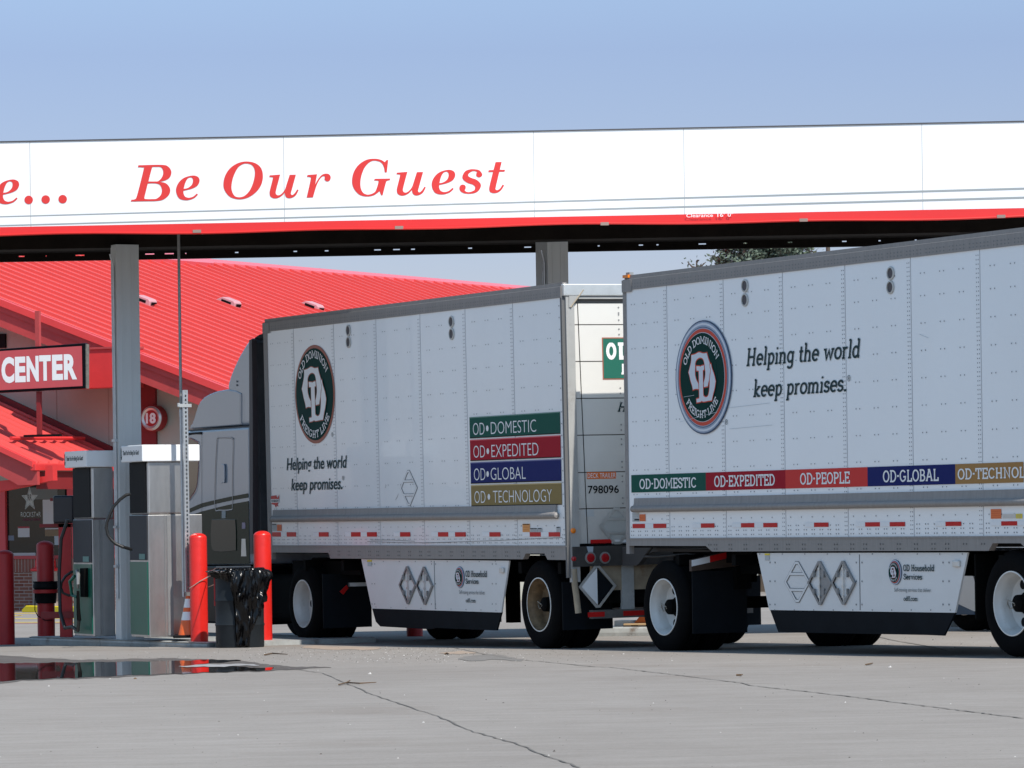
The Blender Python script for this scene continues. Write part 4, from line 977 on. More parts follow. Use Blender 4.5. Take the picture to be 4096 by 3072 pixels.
def lab_box(F, parent, name, xa, ya, xb, yb, y, m, t=.0015):
    x0, z0 = F.pix(xa, yb, 0); x1, z1 = F.pix(xb, ya, 0)
    return MB().box(x0, x1, y-t, y, z0, z1).build(name, m, parent)
def dots(mb, x, z, y=-.003, r=.0075):
    n = len(mb.v); mb.v += [(x-r, y, z), (x, y-.002, z-r), (x+r, y, z), (x, y-.002, z+r)]; mb.f.append((n, n+1, n+2, n+3))
def wheel(F, parent, xc, y0, zc, rad, rimmat, name='wheel', holes=True, dual=True, deep=.17, hub=True, inner=False, cable=True):
    """axis along local y, outer face at y0"""
    e = bpy.data.objects.new(name, None); col.objects.link(e); e.parent = parent; e.location = (xc, y0, zc); e.empty_display_size = .2
    def tyre(yo):
        p = [(.298, yo+.02), (.31, yo+.0), (.36, yo-.012), (.42, yo-.01), (rad-.035, yo+.012), (rad-.012, yo+.03), (rad, yo+.05)]
        for g in (.09, .135, .18): p += [(rad, yo+g-.006), (rad-.012, yo+g-.005), (rad-.012, yo+g+.005), (rad, yo+g+.006)]
        p += [(rad, yo+.22), (rad-.012, yo+.24), (rad-.035, yo+.256), (.42, yo+.275), (.31, yo+.27), (.298, yo+.25)]
        return p
    m = MB().lathe(tyre(0), seg=64, axis='y', cap=False)
    m.build('tyre', M['tyre'], e, smooth=True)
    if dual: MB().lathe(tyre(.33), seg=48, axis='y', cap=False).build('inner_tyre', M['tyre'], e, smooth=True)
    m = MB().lathe([(.303, .02), (.3, .0), (.292, -.002), (.288, .008), (.286, .03), (.272, .05), (.262, .09), (.258, .12), (.245, deep-.01), (.225, deep), (.12, deep+.01), (.0, deep+.01)], seg=48, axis='y', cap=False)
    m.build('rim', rimmat, e, smooth=True)
    MB().lathe([(.304, .012), (.304, -.003), (.293, -.004), (.291, .01)], seg=48, axis='y', cap=False).build('rim_lip', M['rimedge'], e, smooth=True)
    if holes:
        m = MB()
        for i in range(5):
            a = R(90+72*i+20); m.lathe([(.045, deep-.004), (.045, deep+.006), (0, deep-.005)], (.178*math.cos(a), 0, .185*math.sin(a)), 'y', 16)
        m.build('hand_hole', M['black'], e)
    if hub:
        m = MB().lathe([(.105, deep+.008), (.105, deep-.015), (.085, deep-.02), (.08, deep-.11), (.055, deep-.13), (0, deep-.132)], seg=24, axis='y')
        m.build('hub', M['dark'], e, smooth=True)
        if cable:
            MB().tube([(0.0, deep-.14, -.0), (-.08, deep-.13, .02), (-.17, deep-.1, .03), (-.2, deep-.08, -.01), (-.15, deep-.09, -.05), (-.05, deep-.12, -.04), (0, deep-.13, -.01)], .006, 6).build('air_hose', M['wire'], e, smooth=True)
    return e
def placard(F, parent, cx, cy, hw, hh, half=None, bar=True, name='placard_frame', y=-.012, metal='steel_d'):
    x, z = F.pix(cx, cy, 0); w_ = (F.pix(cx+hw, cy, 0)[0]-F.pix(cx-hw, cy, 0)[0])/2; h = (F.pix(cx, cy-hh, 0)[1]-F.pix(cx, cy+hh, 0)[1])/2
    lp = [(x-w_, z), (x-w_*.06, z+h*.96), (x+w_*.06, z+h*.96), (x+w_, z), (x+w_*.06, z-h*.96), (x-w_*.06, z-h*.96)]
    t = .028
    v, f = ribbon([(a+(x-a)*.06, b+(z-b)*.06) for a, b in lp], t, True); mb = MB()
    n = len(lp)
    mb.add([(a, y-.008, b) for a, b in v], [q[::-1] for q in f]); mb.add([(a, y+.008, b) for a, b in v], f)
    o_ = v[:n]; 
    for k in range(n): k2 = (k+1) % n; mb.add([(o_[k][0], y-.008, o_[k][1]), (o_[k2][0], y-.008, o_[k2][1]), (o_[k2][0], y+.008, o_[k2][1]), (o_[k][0], y+.008, o_[k][1])], [(0, 1, 2, 3)])
    for sx, sz in ((-1, 1), (1, 1), (-1, -1), (1, -1)):
        mb.box(x+sx*w_*.42-.012, x+sx*w_*.42+.012, y-.02, y, z+sz*h*.38-.03, z+sz*h*.38+.03)
    o = mb.build(name, M[metal], parent)
    if bar:
        b = MB().box(x-.006, x+.006, y-.004, y+.003, z-h*.85, z+h*.85)
        for q in (-.6, -.15, .2, .62): b.box(x-.016, x+.016, y-.012, y-.004, z+q*h-.012, z+q*h+.012)
        b.build('hinge_bar', M['alu_l'], o)
    if half:
        MB().prism([(x+.008, z-h*.9), (x+w_*.9, z), (x+.008, z+h*.9)], y+.002, y+.006).build('placard_plate', M[half], o)
    return o
def simple_diamond(F, parent, cx, cy, hw, hh, y=-.006):
    x, z = F.pix(cx, cy, 0); w_ = (F.pix(cx+hw, cy, 0)[0]-F.pix(cx-hw, cy, 0)[0])/2; h = (F.pix(cx, cy-hh, 0)[1]-F.pix(cx, cy+hh, 0)[1])/2
    mb = MB()
    for lp, cl in (([(x-w_, z), (x-w_*.12, z+h), (x+w_*.12, z+h), (x+w_, z), (x+w_*.12, z-h), (x-w_*.12, z-h)], True), ([(x-w_*.62, z+h*.42), (x+w_*.62, z+h*.42)], False), ([(x-w_*.62, z-h*.42), (x+w_*.62, z-h*.42)], False)):
        v, f = ribbon(lp, .024, cl); mb.add([(a, y-(.0 if cl else .001), b) for a, b in v], [q[::-1] for q in f])
        v, f = ribbon(lp, .004, cl); 
    o = mb.build('placard_bracket', M['skirt'], parent)
    mb = MB(); v, f = ribbon([(x-w_, z), (x-w_*.12, z+h), (x+w_*.12, z+h), (x+w_, z), (x+w_*.12, z-h), (x-w_*.12, z-h)], .036, True); mb.add([(a, y+.003, b) for a, b in v], [q[::-1] for q in f])
    v, f = ribbon([(x-w_*.62, z+h*.42), (x+w_*.62, z+h*.42)], .034); mb.add([(a, y+.0025, b) for a, b in v], [q[::-1] for q in f])
    v, f = ribbon([(x-w_*.62, z-h*.42), (x+w_*.62, z-h*.42)], .034); mb.add([(a, y+.0025, b) for a, b in v], [q[::-1] for q in f])
    mb.build('bracket_edge', M['rivet'], o); return o
WD = 2.59
def trailer(F, L, H, seams, panelm, railpoly, zpan, ztop_l, ztop_r, name, label, tapes, ytape, rub, vents, cornerw, bolts=True):
    P = F.pix
    t = empty(name, F, label, 'trailer')
    # body side panel, roof, far side, nose
    zt = H
    rail_h = ztop_l
    MB().box(0, L, .0, .045, zpan, H-rail_h+.02).build('side_panel', panelm, t)
    MB().box(0, L, WD-.045, WD, zpan, H-.03).build('far_panel', panelm, t)
    MB().box(0, .04, .045, WD-.045, zpan, H-.03).build('nose', panelm, t)
    MB().box(0, L, .03, WD-.03, H-.05, H-.02).build('roof_sheet', M['alu_l'], t)
    MB().box(.0, L, .06, WD-.06, zpan-.1, zpan+.02).build('floor', M['dark'], t)
    # top rail with its upper ledge
    m = MB().prismx([(-.012, H-rail_h), (-.012, H-.05), (.012, H-.045), (.012, H-.004), (.06, H), (.06, H-rail_h)], 0, L)
    tr_ = m.build('top_rail', M['alu'], t)
    m = MB(); x = .06
    while x < L-.05:
        for zz in (.028, .062): dots(m, x, H-rail_h+zz, -.015, .0085)
        x += .062 if (int(x*16) % 6) else .1
    m.build('rail_rivets', M['rivet'], tr_)
    MB().box(-.012, .2, -.018, -.012, H-rail_h-.02, H-.055).build('corner_bracket', M['alu'], tr_)
    if cornerw:
        MB().box(-.01, cornerw, -.008, .05, -.02, H-rail_h).build('corner_post', M['alu'], t)
    # bottom rail
    br = MB().prism(railpoly, -.006, .06).build('bottom_rail', M['alu'], t)
    lip = MB().box(.02, L, -.014, -.006, zpan-.012, zpan+.004); lip.build('rail_lip', M['alu'], br)
    m = MB(); x = .2
    zb = min(p[1] for p in railpoly)
    xs_ = [p[0] for p in railpoly]
    def inr(xx, zz):
        c = False; n = len(railpoly)
        for i in range(n):
            a, b = railpoly[i], railpoly[(i+1) % n]
            if (a[1] > zz) != (b[1] > zz) and xx < (b[0]-a[0])*(zz-a[1])/(b[1]-a[1])+a[0]: c = not c
        return c
    x = .12; k = 0
    while x < L-.1:
        for dx in (0, .05):
            for zz in (zpan-.07, zpan-.115):
                if inr(x+dx, zz-.02): dots(m, x+dx, zz, -.009, .011)
        k += 1; x += .12 if x < 1.9 else (.31 if k % 5 else .24)
    m.build('rail_bolts', M['alu_d'], br)
    # seams and rivets
    m = MB(); s = MB(); sm = MB()
    for x in seams:
        s.box(x-.0035, x+.0035, -.0022, 0, zpan, H-rail_h)
        sm.box(x-.085, x-.008, -.0016, 0, zpan, H-rail_h)
        z = zpan+.03; 
        while z < H-rail_h-.03:
            for dx in (-.058, -.024): dots(m, x+dx, z, -.004)
            z += .042
    edges = [cornerw+.0]+seams+[L]
    zrows = [.62+.262*i for i in range(8)]
    for a, b in zip(edges[:-1], edges[1:]):
        w_ = b-a
        if w_ < .5: continue
        for fr_ in (.2, .48, .76):
            for dx in (-.035, .035):
                for zz in zrows:
                    if zz < H-rail_h-.1: dots(m, a+w_*fr_+dx-.03, zz, -.004, .0085)
                dots(m, a+w_*fr_+dx-.03, H-rail_h-.16, -.004, .0085)
        x = a+.05
        while x < b-.1:
            for zz in (zpan+.035, zpan+.078, zpan+.122): dots(m, x, zz, -.004, .0085); dots(m, x+.045, zz, -.004, .0085)
            x += .155
        x = a+.1
        while x < b-.12: dots(m, x, P(*rub[5])[1]-.075, -.004, .0085); x += .21
    z = zpan+.05
    while z < H-rail_h: dots(m, cornerw*.5, z, -.011, .007); dots(m, L-.06, z, -.009, .010); z += .13
    sp = s.build('seam', M['seam'], t); sm.build('seam_strip', panelm, sp); m.build('rivets', M['rivet'], t)
    # tape
    for (xa, xb_, c) in tapes:
        ym = ytape(xa); xx0, zz0 = P(xa, ym+9); xx1, zz1 = P(xb_, ym-9)
        MB().box(xx0, xx1, -.0062, -.005, zz0, zz1).build('reflective_tape', M['tape_r' if c == 'R' else 'tape_w'], t)
    # rub rail
    (rl, ry0), (rr, _), (_, ry1), (_, ry2) = rub[0], rub[1], rub[2], rub[3]
    x0, z0 = P(*rub[0]); x1 = P(*rub[1])[0]; zm = P(*rub[4])[1]; z2 = P(*rub[5])[1]
    prof = [(0, z0), (-.022, z0), (-.026, zm+.02)]
    for i in range(9):
        a = R(75-150*i/8-0); prof.append((-.02-.05*math.cos(a)*1.0, (zm+z2)/2+((zm-z2)/2)*math.sin(a)))
    prof += [(0, z2)]
    rb = MB().prismx(prof, x0, x1).build('rub_rail', M['alu'], t, smooth=True)
    cm = MB()
    for xe in (x0, x1):
        cm.lathe([(.0, -.02), (.03, -.015), ((zm-z2)/2, 0), ((zm-z2)/2, .02)] if xe == x0 else [((zm-z2)/2, -.02), ((zm-z2)/2, 0), (.03, .045), (0, .055)], (xe, -.035, (zm+z2)/2), 'x', 20)
    cm.build('end_cap', M['alu'], rb, smooth=True)
    # vents
    for (vx, vy, rx_, ry_) in vents:
        x, z = P(vx, vy); w_ = (P(vx+rx_, vy)[0]-P(vx-rx_, vy)[0])/2; h = (P(vx, vy-ry_)[1]-P(vx, vy+ry_)[1])/2
        r_ = (w_+h)/2
        o = MB().lathe([(r_*1.3, .0), (r_*1.3, -.008), (r_, -.012), (r_, 0)], (x, -.003, z), 'y', 24, cap=False).build('side_vent', mat('vent_ring', (.5, .49, .46), .5), t, smooth=True)
        MB().lathe([(r_, 0), (0, 0)], (x, -.006, z), 'y', 20, cap=False).build('vent_mesh', mat('vent_dark', (.09, .08, .085), .7), o)
    return t
# ================================================================== front trailer
P1 = F1.pix
L1, H1 = 8.53, 3.06
seam1 = [.962, 2.23, 3.512, 4.785, 6.033, 7.289]
rp = [P1(a, b) for a, b in ((1078, 2180), (1078, 2210), (1315, 2211), (1323, 2234), (2094, 2237), (2104, 2214), (2180, 2214), (2192, 2239), (2264, 2240), (2264, 2184))]
rp[0] = (0, P1(1300, 2181)[1]); rp[-1] = (L1, rp[0][1]); rp[1] = (0, rp[1][1]); rp[-2] = (L1, rp[-2][1])
zpan1 = P1(1600, 2183)[1]
tp1 = [(200, 278, 'R'), (278, 328, 'W'), (328, 409, 'R'), (560, 612, 'W'), (612, 697, 'R'), (845, 897, 'W'), (897, 983, 'R'), (983, 1038, 'W'), (1038, 1124, 'R'), (1275, 1331, 'W'), (1331, 1421, 'R'), (1610, 1667, 'W'), (1667, 1759, 'R'), (1759, 1818, 'W'), (1818, 1911, 'R')]
tp1 = [(1000+a/2.212, 1000+b/2.212, c) for a, b, c in tp1]+[(1750+a/2.212, 1750+b/2.212, c) for a, b, c in ((402, 463, 'W'), (463, 559, 'R'), (757, 820, 'W'), (820, 919, 'R'), (919, 987, 'W'), (987, 1087, 'R'))]
rail1 = H1-P1(2237, 1190)[1]; print('rail', rail1, H1-P1(1060, 1327)[1])
T1 = trailer(F1, L1, H1, seam1, M['panel'], rp, zpan1, .17, .17, 'front_trailer', 'white box trailer right behind the tractor with four stacked banners at its rear corner', tp1, lambda x: 2137.5,
     [(1097, 2040), (2230, 2031), (1097, 2084), (2230, 2079), (1600, 2056), (1600, 2083)], [(1394.7, 1321.9, 7.5, 17), (1395.4, 1368.9, 7.5, 17), (1806.6, 1286.8, 8, 18), (1807.7, 1335.6, 8, 18)], .11)
x, z = P1(1261.3, 1577); rx = (P1(1340.3, 1577)[0]-P1(1182.3, 1577)[0])/2; rz = (P1(1261.3, 1379.7)[1]-P1(1261.3, 1774.6)[1])/2
emblem(T1, x, z, rx, rz, -.009, 'plain'); print('emblem', rx, rz)
textbox(F1, T1, 'registered_mark', btext('®'), 1327, 1747, 1334.5, 1728, -.007, M['ink'])
textbox(F1, T1, 'slogan_lettering', btext('Helping the world', .16, .014), 1148.8, 1897, 1388.5, 1821.5, -.007, M['ink'])
textbox(F1, T1, 'slogan_lettering', btext('keep promises.', .16, .014), 1167.3, 1978, 1369.8, 1908, -.007, M['ink'])
textbox(F1, T1, 'registered_mark', btext('®'), 1370, 1921, 1379, 1903, -.007, M['ink'])
x0 = P1(1883.5, 1850)[0]; x1 = P1(2245.5, 1850)[0]; ztp = P1(1883, 1668.7)[1]; zbt = P1(1891.5, 2031)[1]; bh = (ztp-zbt)/4
for i, (mt, tx, xb_, ya, yb) in enumerate((('green', 'DOMESTIC', 2147.9, 1735, 1690), ('red', 'EXPEDITED', 2157, 1826.5, 1783.5), ('blue', 'GLOBAL', 2106, 1918.5, 1875), ('gold', 'TECHNOLOGY', 2211, 2008.5, 1964))):
    zt_ = ztp-bh*i; o = MB().box(x0, x1, -.0065, -.005, zt_-bh+.016, zt_).build('banner', M[mt], T1)
    MB().box(x0, x1, -.0078, -.0066, zt_-.012, zt_).build('top_highlight', mat('hl_'+mt, tuple(min(1, c*1.8+.05) for c in M[mt].node_tree.nodes['Principled BSDF'].inputs['Base Color'].default_value[:3]), .4), o)  # highlight painted as a lighter strip along the banner's top edge
    MB().box(x0, x1, -.0078, -.0066, zt_-bh+.016, zt_-bh+.026).build('bottom_line', M['black'], o)
    hz0, hz1 = zt_-bh*.80, zt_-bh*.27
    xa = P1(1895+i*2, ya)[0]; xe = P1(xb_, ya)[0]; fr_ = (xe-xa)
    n = {'DOMESTIC': .187, 'EXPEDITED': .182, 'GLOBAL': .225, 'TECHNOLOGY': .147}[tx]
    mb = MB(); put(mb, btext('OD', 0, -.012), (xa, hz0, xa+fr_*n, hz1), -.009)
    sz = (hz1-hz0); cxx = xa+fr_*n+fr_*.045; mb.add([(cxx+.035*math.cos(-k*.7854), -.009, (hz0+hz1)/2+.035*math.sin(-k*.7854)) for k in range(8)][::-1], [tuple(range(8))])
    put(mb, btext(tx, 0, -.012), (cxx+fr_*.045+.02, hz0, xe, hz1), -.009); mb.build('banner_lettering', M['white'], o)
# stickers
mb = MB(); lp = [(1086, 1984), (1107, 1981), (1108, 1987), (1112, 1992), (1118, 1978), (1117, 1995), (1113, 2003), (1116, 2008), (1111, 2018), (1115, 2028), (1108, 2021), (1104, 2030), (1100, 2020), (1089, 2017), (1086, 2003)]
mb.prism([P1(*q) for q in lp], -.0062, -.005); o = mb.build('maker_sticker', M['tape_r'], T1)
lab_box(F1, o, 'sticker_band', 1085, 1996, 1117, 2011, -.0064, M['white']); mb = MB(); textbox(F1, o, 'sticker_lettering', btext('WABASH', .1, .03), 1087, 2009, 1116, 1998, -.0085, M['black'])
for (a, b, c, d, mt, nm) in ((1110, 2098, 1127, 2124, 'orange', 'orange_sticker'), (1089, 2095, 1107, 2124, 'paper', 'data_sticker'), (2092, 2095, 2120.5, 2129, 'orange2', 'amber_sticker'), (2122, 2112, 2150, 2128, 'paper', 'data_sticker'), (2153, 2112, 2169, 2129, 'paper', 'data_sticker'), (2227, 2107, 2242, 2130, 'paper', 'data_sticker')):
    o = lab_box(F1, T1, nm, a, b, c, d, -.004, M[mt])
    if mt != 'orange': lab_box(F1, o, 'sticker_heading', a+1, b+1, c-1, b+4, -.0056, M['black'])
    mb = MB(); n = 4
    for i in range(n):
        yy = b+(d-b)*(i+1.4)/(n+1.2); xx0, zz0 = P1(a+2.5, yy+.6); xx1, zz1 = P1(c-2.5, yy-.6); mb.box(xx0, xx1, -.0062, -.0056, zz0, zz1)
    mb.build('sticker_print', mat('small_print', (.35, .3, .28), .8) if mt == 'paper' else mat('small_print_red', (.45, .05, .02), .8), o)
simple_diamond(F1, T1, 1636, 1952, 32, 66)
for q in range(3):
    pass
mb = MB()
for (a, b, c, d) in ((1595, 1975, 1583, 2000), (1545, 1940, 1541, 1952), (1470, 2166, 1800, 2170), (1700, 2172, 2250, 2150), (1485, 2160, 1660, 2165)):
    pA, pB = P1(a, b), P1(c, d); v, f = ribbon([pA, ((pA[0]+pB[0])/2, (pA[1]+pB[1])/2+random.uniform(-.01, .01)), pB], .006); mb.add([(u, -.0045, w_) for u, w_ in v], f)
mb.build('scratch', mat('scratch_grey', (.25, .24, .23), .8), T1)
# dents of the lower edge seen as pale scrapes
# side skirt
def skirt(F, t, top, botline, seamx, flap, hw_, y=.03, far=False):
    P = lambda a, b: F.pix(a, b, y)
    s = MB().prism([P(*q) for q in top], y, y+.02).build('side_skirt', M['skirt'], t)
    MB().prism([P(*q) for q in flap], y+.004, y+.024).build('rubber_flap', M['flap'], s)
    m = MB(); x0, z0 = P(seamx, hw_[0]); x1, z1 = P(seamx, hw_[1]); m.box(x0-.006, x0+.006, y-.003, y, min(z0, z1)+.01, max(z0, z1)-.01)
    m.build('skirt_joint', M['rivet'], s)
    return s
sk1 = skirt(F1, T1, [(1445, 2236), (2036, 2243), (2004.5, 2450), (1487, 2434)], None, 1737, [(1486, 2430), (2005, 2446), (1985, 2522), (1740, 2512), (1719, 2517), (1520, 2506), (1502, 2487)], (2240, 2440))
m = MB()
for (a, b) in [(1486+i*0+0, 2290+k*78) for k in range(0) for i in range(1)]: pass
for a in (1489, 1500, 1727, 1743, 1970, 1985):
    for b in (2256, 2335, 2416): x, z = F1.pix(a, b, .03); dots(m, x, z, .027, .011)
for k in range(9):
    x, z = F1.pix(1470+k*64, 2246, .03); dots(m, x, z, .027, .009); x, z = F1.pix(1505+k*60, 2428+k*1.7, .03); dots(m, x, z, .027, .009)
m.build('skirt_bolts', M['rivet'], sk1)
placard(F1, sk1, 1625, 2341, 33, 79, y=.016); placard(F1, sk1, 1692.6, 2343, 33, 79, y=.016)
ek = lambda cx, cy, hw, hh, F, y=.022, par=None: emblem(par, F.pix(cx, cy, 0)[0], F.pix(cx, cy, 0)[1], (F.pix(cx+hw, cy, 0)[0]-F.pix(cx-hw, cy, 0)[0])/2, (F.pix(cx, cy-hh, 0)[1]-F.pix(cx, cy+hh, 0)[1])/2, y, 'chrome', 'small_emblem', False)
ek(1831.4, 2309, 18.5, 43, F1, par=sk1)
tb = lambda F, par, s, a, b, c, d, m_=None, k='s': textbox(F, par, 'skirt_lettering', slab(s, .15) if k == 's' else btext(s), a, b, c, d, .022, m_ or M['ink'], k)
tb(F1, sk1, 'OD Household', 1854.5, 2308, 1939.5, 2283); tb(F1, sk1, 'Services', 1855, 2337.5, 1906.5, 2314.5)
tb(F1, sk1, 'Self-moving services that deliver.', 1829.6, 2381, 1932.7, 2363, mat('grey_ink', (.12, .14, .15), .6), 'b'); tb(F1, sk1, 'odfl.com', 1855.8, 2410, 1894.7, 2393.6)
lab_box(F1, sk1, 'yellow_sticker', 1462, 2240, 1479, 2247, .026, M['yellow']); lab_box(F1, sk1, 'data_sticker', 1463, 2248, 1478, 2265, .026, M['paper'])
x, z = F1.pix(2012, 2281, .03); MB().box(x-.05, x+.05, .0, .028, z-.03, z+.03).build('skirt_latch', M['alu_l'], sk1, bevel=.008)
# underbody
m = MB().box(.1, 8.4, .55, .75, -.28, -.02).box(.1, 8.4, 1.85, 2.05, -.28, -.02).box(6.9, 8.5, .5, 2.1, -.5, -.25)
for x in (1.0, 2.2, 3.2, 4.2, 5.2, 6.2, 7.2, 8.2): m.box(x-.04, x+.04, .06, WD-.06, -.16, -.03)
m.box(.05, 2.2, .3, 2.3, -.22, -.05)
m.build('underframe', M['dark'], T1)
MB().lathe([(.07, .2), (.07, 2.4)], (P1(2159, 2417)[0], 0, P1(2159, 2417)[1]), 'y', 16).build('axle', M['dark'], T1)
m = MB(); 
for y in (.5, 1.9): m.box(3.0, 3.14, y, y+.14, -.85, -.1)
m.box(3.02, 3.12, .6, 1.95, -.5, -.42); m.build('landing_gear', M['dark'], T1)
# far-side skirt
MB().prism([F1.pix(1445, 2236, 0), F1.pix(2036, 2243, 0), F1.pix(2004, 2450, 0), F1.pix(1987, 2500, 0), F1.pix(1505, 2490, 0)], WD-.05, WD-.03).build('far_skirt', M['skirt'], T1)
def wz(F, x, y, rad): return F.gl(x, y)+rad
xw = F1.pix(2159, 2417, .06)[0]; rad = .497
wheel(F1, T1, xw, .05, wz(F1, xw, .3, rad), rad, M['rimrust'])
e_ = wheel(F1, T1, xw, WD-.65, wz(F1, xw, 2.4, rad), rad, M['rim'], holes=False, hub=False)
# mud flap of the rear axle
MB().box(xw+.60, xw+.615, .04, .66, F1.gl(xw, .3)+.22, -.25).build('mud_flap', M['flap'], T1)
MB().box(xw+.60, xw+.615, WD-.66, WD-.04, F1.gl(xw, 2.4)+.22, -.25).build('mud_flap', M['flap'], T1)
# ---- rear end
X = L1
Q = lambda a, b: F1.pixx(a, b, X)
yp = Q(2302, 1700)[0]; print('post', yp)
def rb_(name, ya, yb, za, zb, d, m_, par=T1, bev=0): return MB().box(X-.02, X+d, ya, yb, za, zb).build(name, m_, par, bevel=bev)
zhd = Q(2400, 1196)[1]; ztopd = Q(2400, 1212)[1]; zsill = Q(2400, 2180)[1]
fr_m = mat('white_rear_frame', (.36, .355, .34), .5, var=.12, scale=3, dirt=.5, dirtcol=(.14, .11, .08))
MB().box(X-.03, X+.008, -.01, .075, -.2, H1-.17).build('rear_post_edge', mat('post_edge', (.13, .13, .13), .6, spec=.2), T1)
rb_('door_post', .03, yp, -.25, H1-.08, .035, fr_m); rb_('door_post', WD-yp, WD, -.25, H1-.02, .035, fr_m)
rb_('header', yp, WD-yp, zhd, H1-.16, .03, fr_m); rb_('header_lip', -.0, WD, H1-.155, H1-.02, .05, M['alu_l'], bev=.012)
# roll door
dm = mat('roll_door_white', (.66, .64, .60), .4, var=.03, scale=2); band_dirt(dm, -.1, 1.3, 1.3, (.10, .09, .08), .9, .5, 2)
dr = MB(); zl_ = [ztopd]+[Q(2400, 1100+q/1.4307)[1] for q in (284, 494, 705, 915, 1128, 1336)]+[zsill]
for a, b in zip(zl_[:-1], zl_[1:]): dr.box(X-.03, X-.012, yp, WD-yp, b+.006, a-.006)
door = dr.build('roll_up_door', dm, T1)
dj = MB().box(X-.035, X-.02, yp, WD-yp, zsill, ztopd+.05); dj.build('door_joint', mat('joint_grey', (.13, .12, .11), .7), door)
m = MB()
ch = Q(2478, 1350)[0]; cl_ = Q(2318, 1500)[0]
for a, b in zip(zl_[:-1], zl_[1:]):
    for zz in (a-.05, a-.11, b+.05, b+.11):
        n = len(m.v); r = .012; m.v += [(X-.008, ch-r, zz), (X-.008, ch, zz-r), (X-.008, ch+r, zz), (X-.008, ch, zz+r)]; m.f.append((n, n+1, n+2, n+3))
m.build('door_rivets', M['steel_d'], door)
MB().tube([(X-.008, cl_, ztopd), (X-.008, cl_+.03, (ztopd+zsill)/2), (X-.008, cl_+.06, zsill)], .004, 5).build('door_cable', M['dark'], door)
def rlab(name, a, b, c, d, m_, dx=-.010, par=door):
    y0, z1 = Q(a, b); y1, z0 = Q(c, d); return MB().box(X+dx-.001, X+dx, y0, y1, z0, z1).build(name, m_, par)
def rtext(name, vf, a, b, c, d, m_, dx, par=door, wtot=None, k='b'):
    y0, z0 = Q(a, b); y1, z1 = Q(c, d)
    mb = MB(); (put if k == 'b' else putslab)(mb, vf, (y0, z0, y1, z1), 0, (lambda u, v, w=0: (X+dx-w*0+(-w if k != 'b' else 0), u, v)))
    return mb.build(name, m_, par)
y0, z1 = Q(2413, 1354); _, z0 = Q(2417, 1514); yR = y0+1.25
MB().box(X-.0105, X-.0085, y0-.012, yR+.012, z0-.012, z1+.012).build('logo_border', M['brown'], door)
lg = MB().box(X-.009, X-.0065, y0, yR, z0, z1).build('logo_plate', mat('logo_green', (.015, .13, .09), .4), door)
def fat(txt, ya, za, hh, ww, par):
    mb = MB(); x = 0
    for c_ in txt:
        v, f = slab(c_, .26, 0, 0, .2); bb = (ya+x*ww, za, ya+(x+.86)*ww, za+hh)
        putslab(mb, (v, f), bb, 0, lambda u, v_, w: (X-.004-w, u, v_)); x += 1
    return mb.build('logo_lettering', M['white'], par)
zm_ = Q(2413, 1439)[1]; wl = (Q(2466, 1400)[0]-Q(2425, 1400)[0])/.86; fat('OLD', Q(2425, 1400)[0], zm_, Q(2413, 1370)[1]-zm_, wl, lg)
fat('FRE', Q(2486, 1480)[0], Q(2486, 1498)[1], Q(2486, 1455)[1]-Q(2486, 1498)[1], wl*.7, lg)
rtext('slogan_lettering', slab('Helping', .16, .25), 2472, 1659, 2640, 1605, M['ink'], -.009, k='s')
rlab('orange_plate', 2349, 1889, 2466, 1914, M['orange']); rtext('plate_lettering', btext('DECK TRAILER', 0, .0), 2352, 1912, 2463, 1891, M['white'], -.007)
rtext('number_lettering', btext('798096', 0, .012), 2353, 1975, 2476, 1940, M['black'], -.007)
rlab('data_sticker', 2341, 2040, 2378, 2066, M['paper'])
yc, zc = Q(2468, 2104); w_ = yc-Q(2404, 2104)[0]; h_ = zc-Q(2468, 2172)[1]
mb = MB()
for lp in ([(yc-w_, zc), (yc-.03, zc+h_), (yc+.03, zc+h_), (yc+w_, zc), (yc+.03, zc-h_), (yc-.03, zc-h_)],):
    v, f = ribbon(lp, .03, True); mb.add([(X+.002, a, b) for a, b in v], f); 
v, f = ribbon([(yc-w_*.6, zc+h_*.42), (yc+w_*.6, zc+h_*.42)], .028); mb.add([(X+.003, a, b) for a, b in v], f)
v, f = ribbon([(yc-w_*.6, zc-h_*.42), (yc+w_*.6, zc-h_*.42)], .028); mb.add([(X+.003, a, b) for a, b in v], f)
mb.build('placard_bracket', M['alu_l'], door)
MB().prismx([(yc-w_, zc), (yc-.03, zc+h_), (yc+.03, zc+h_), (yc+w_, zc), (yc+.03, zc-h_), (yc-.03, zc-h_)], X-.01, X-.002).build('placard_plate', mat('placard_grey', (.45, .46, .44), .5), door)
rlab('reflective_tape', 2362, 2159, 2447, 2175, M['tape_r'], .0); rlab('reflective_tape', 2447, 2159, 2510, 2175, M['tape_w'], .0)
# bracket triangle top corner
MB().prismx([Q(2269, 1160), Q(2326, 1160), Q(2275, 1230), Q(2269, 1230)], X+.034, X+.045).build('corner_gusset', fr_m, T1)
m = MB(); a_ = Q(2326, 1160); b_ = Q(2275, 1230); m.tube([(X+.047, *a_), (X+.047, *b_)], .008, 6); m.build('chain', M['rust'], T1)
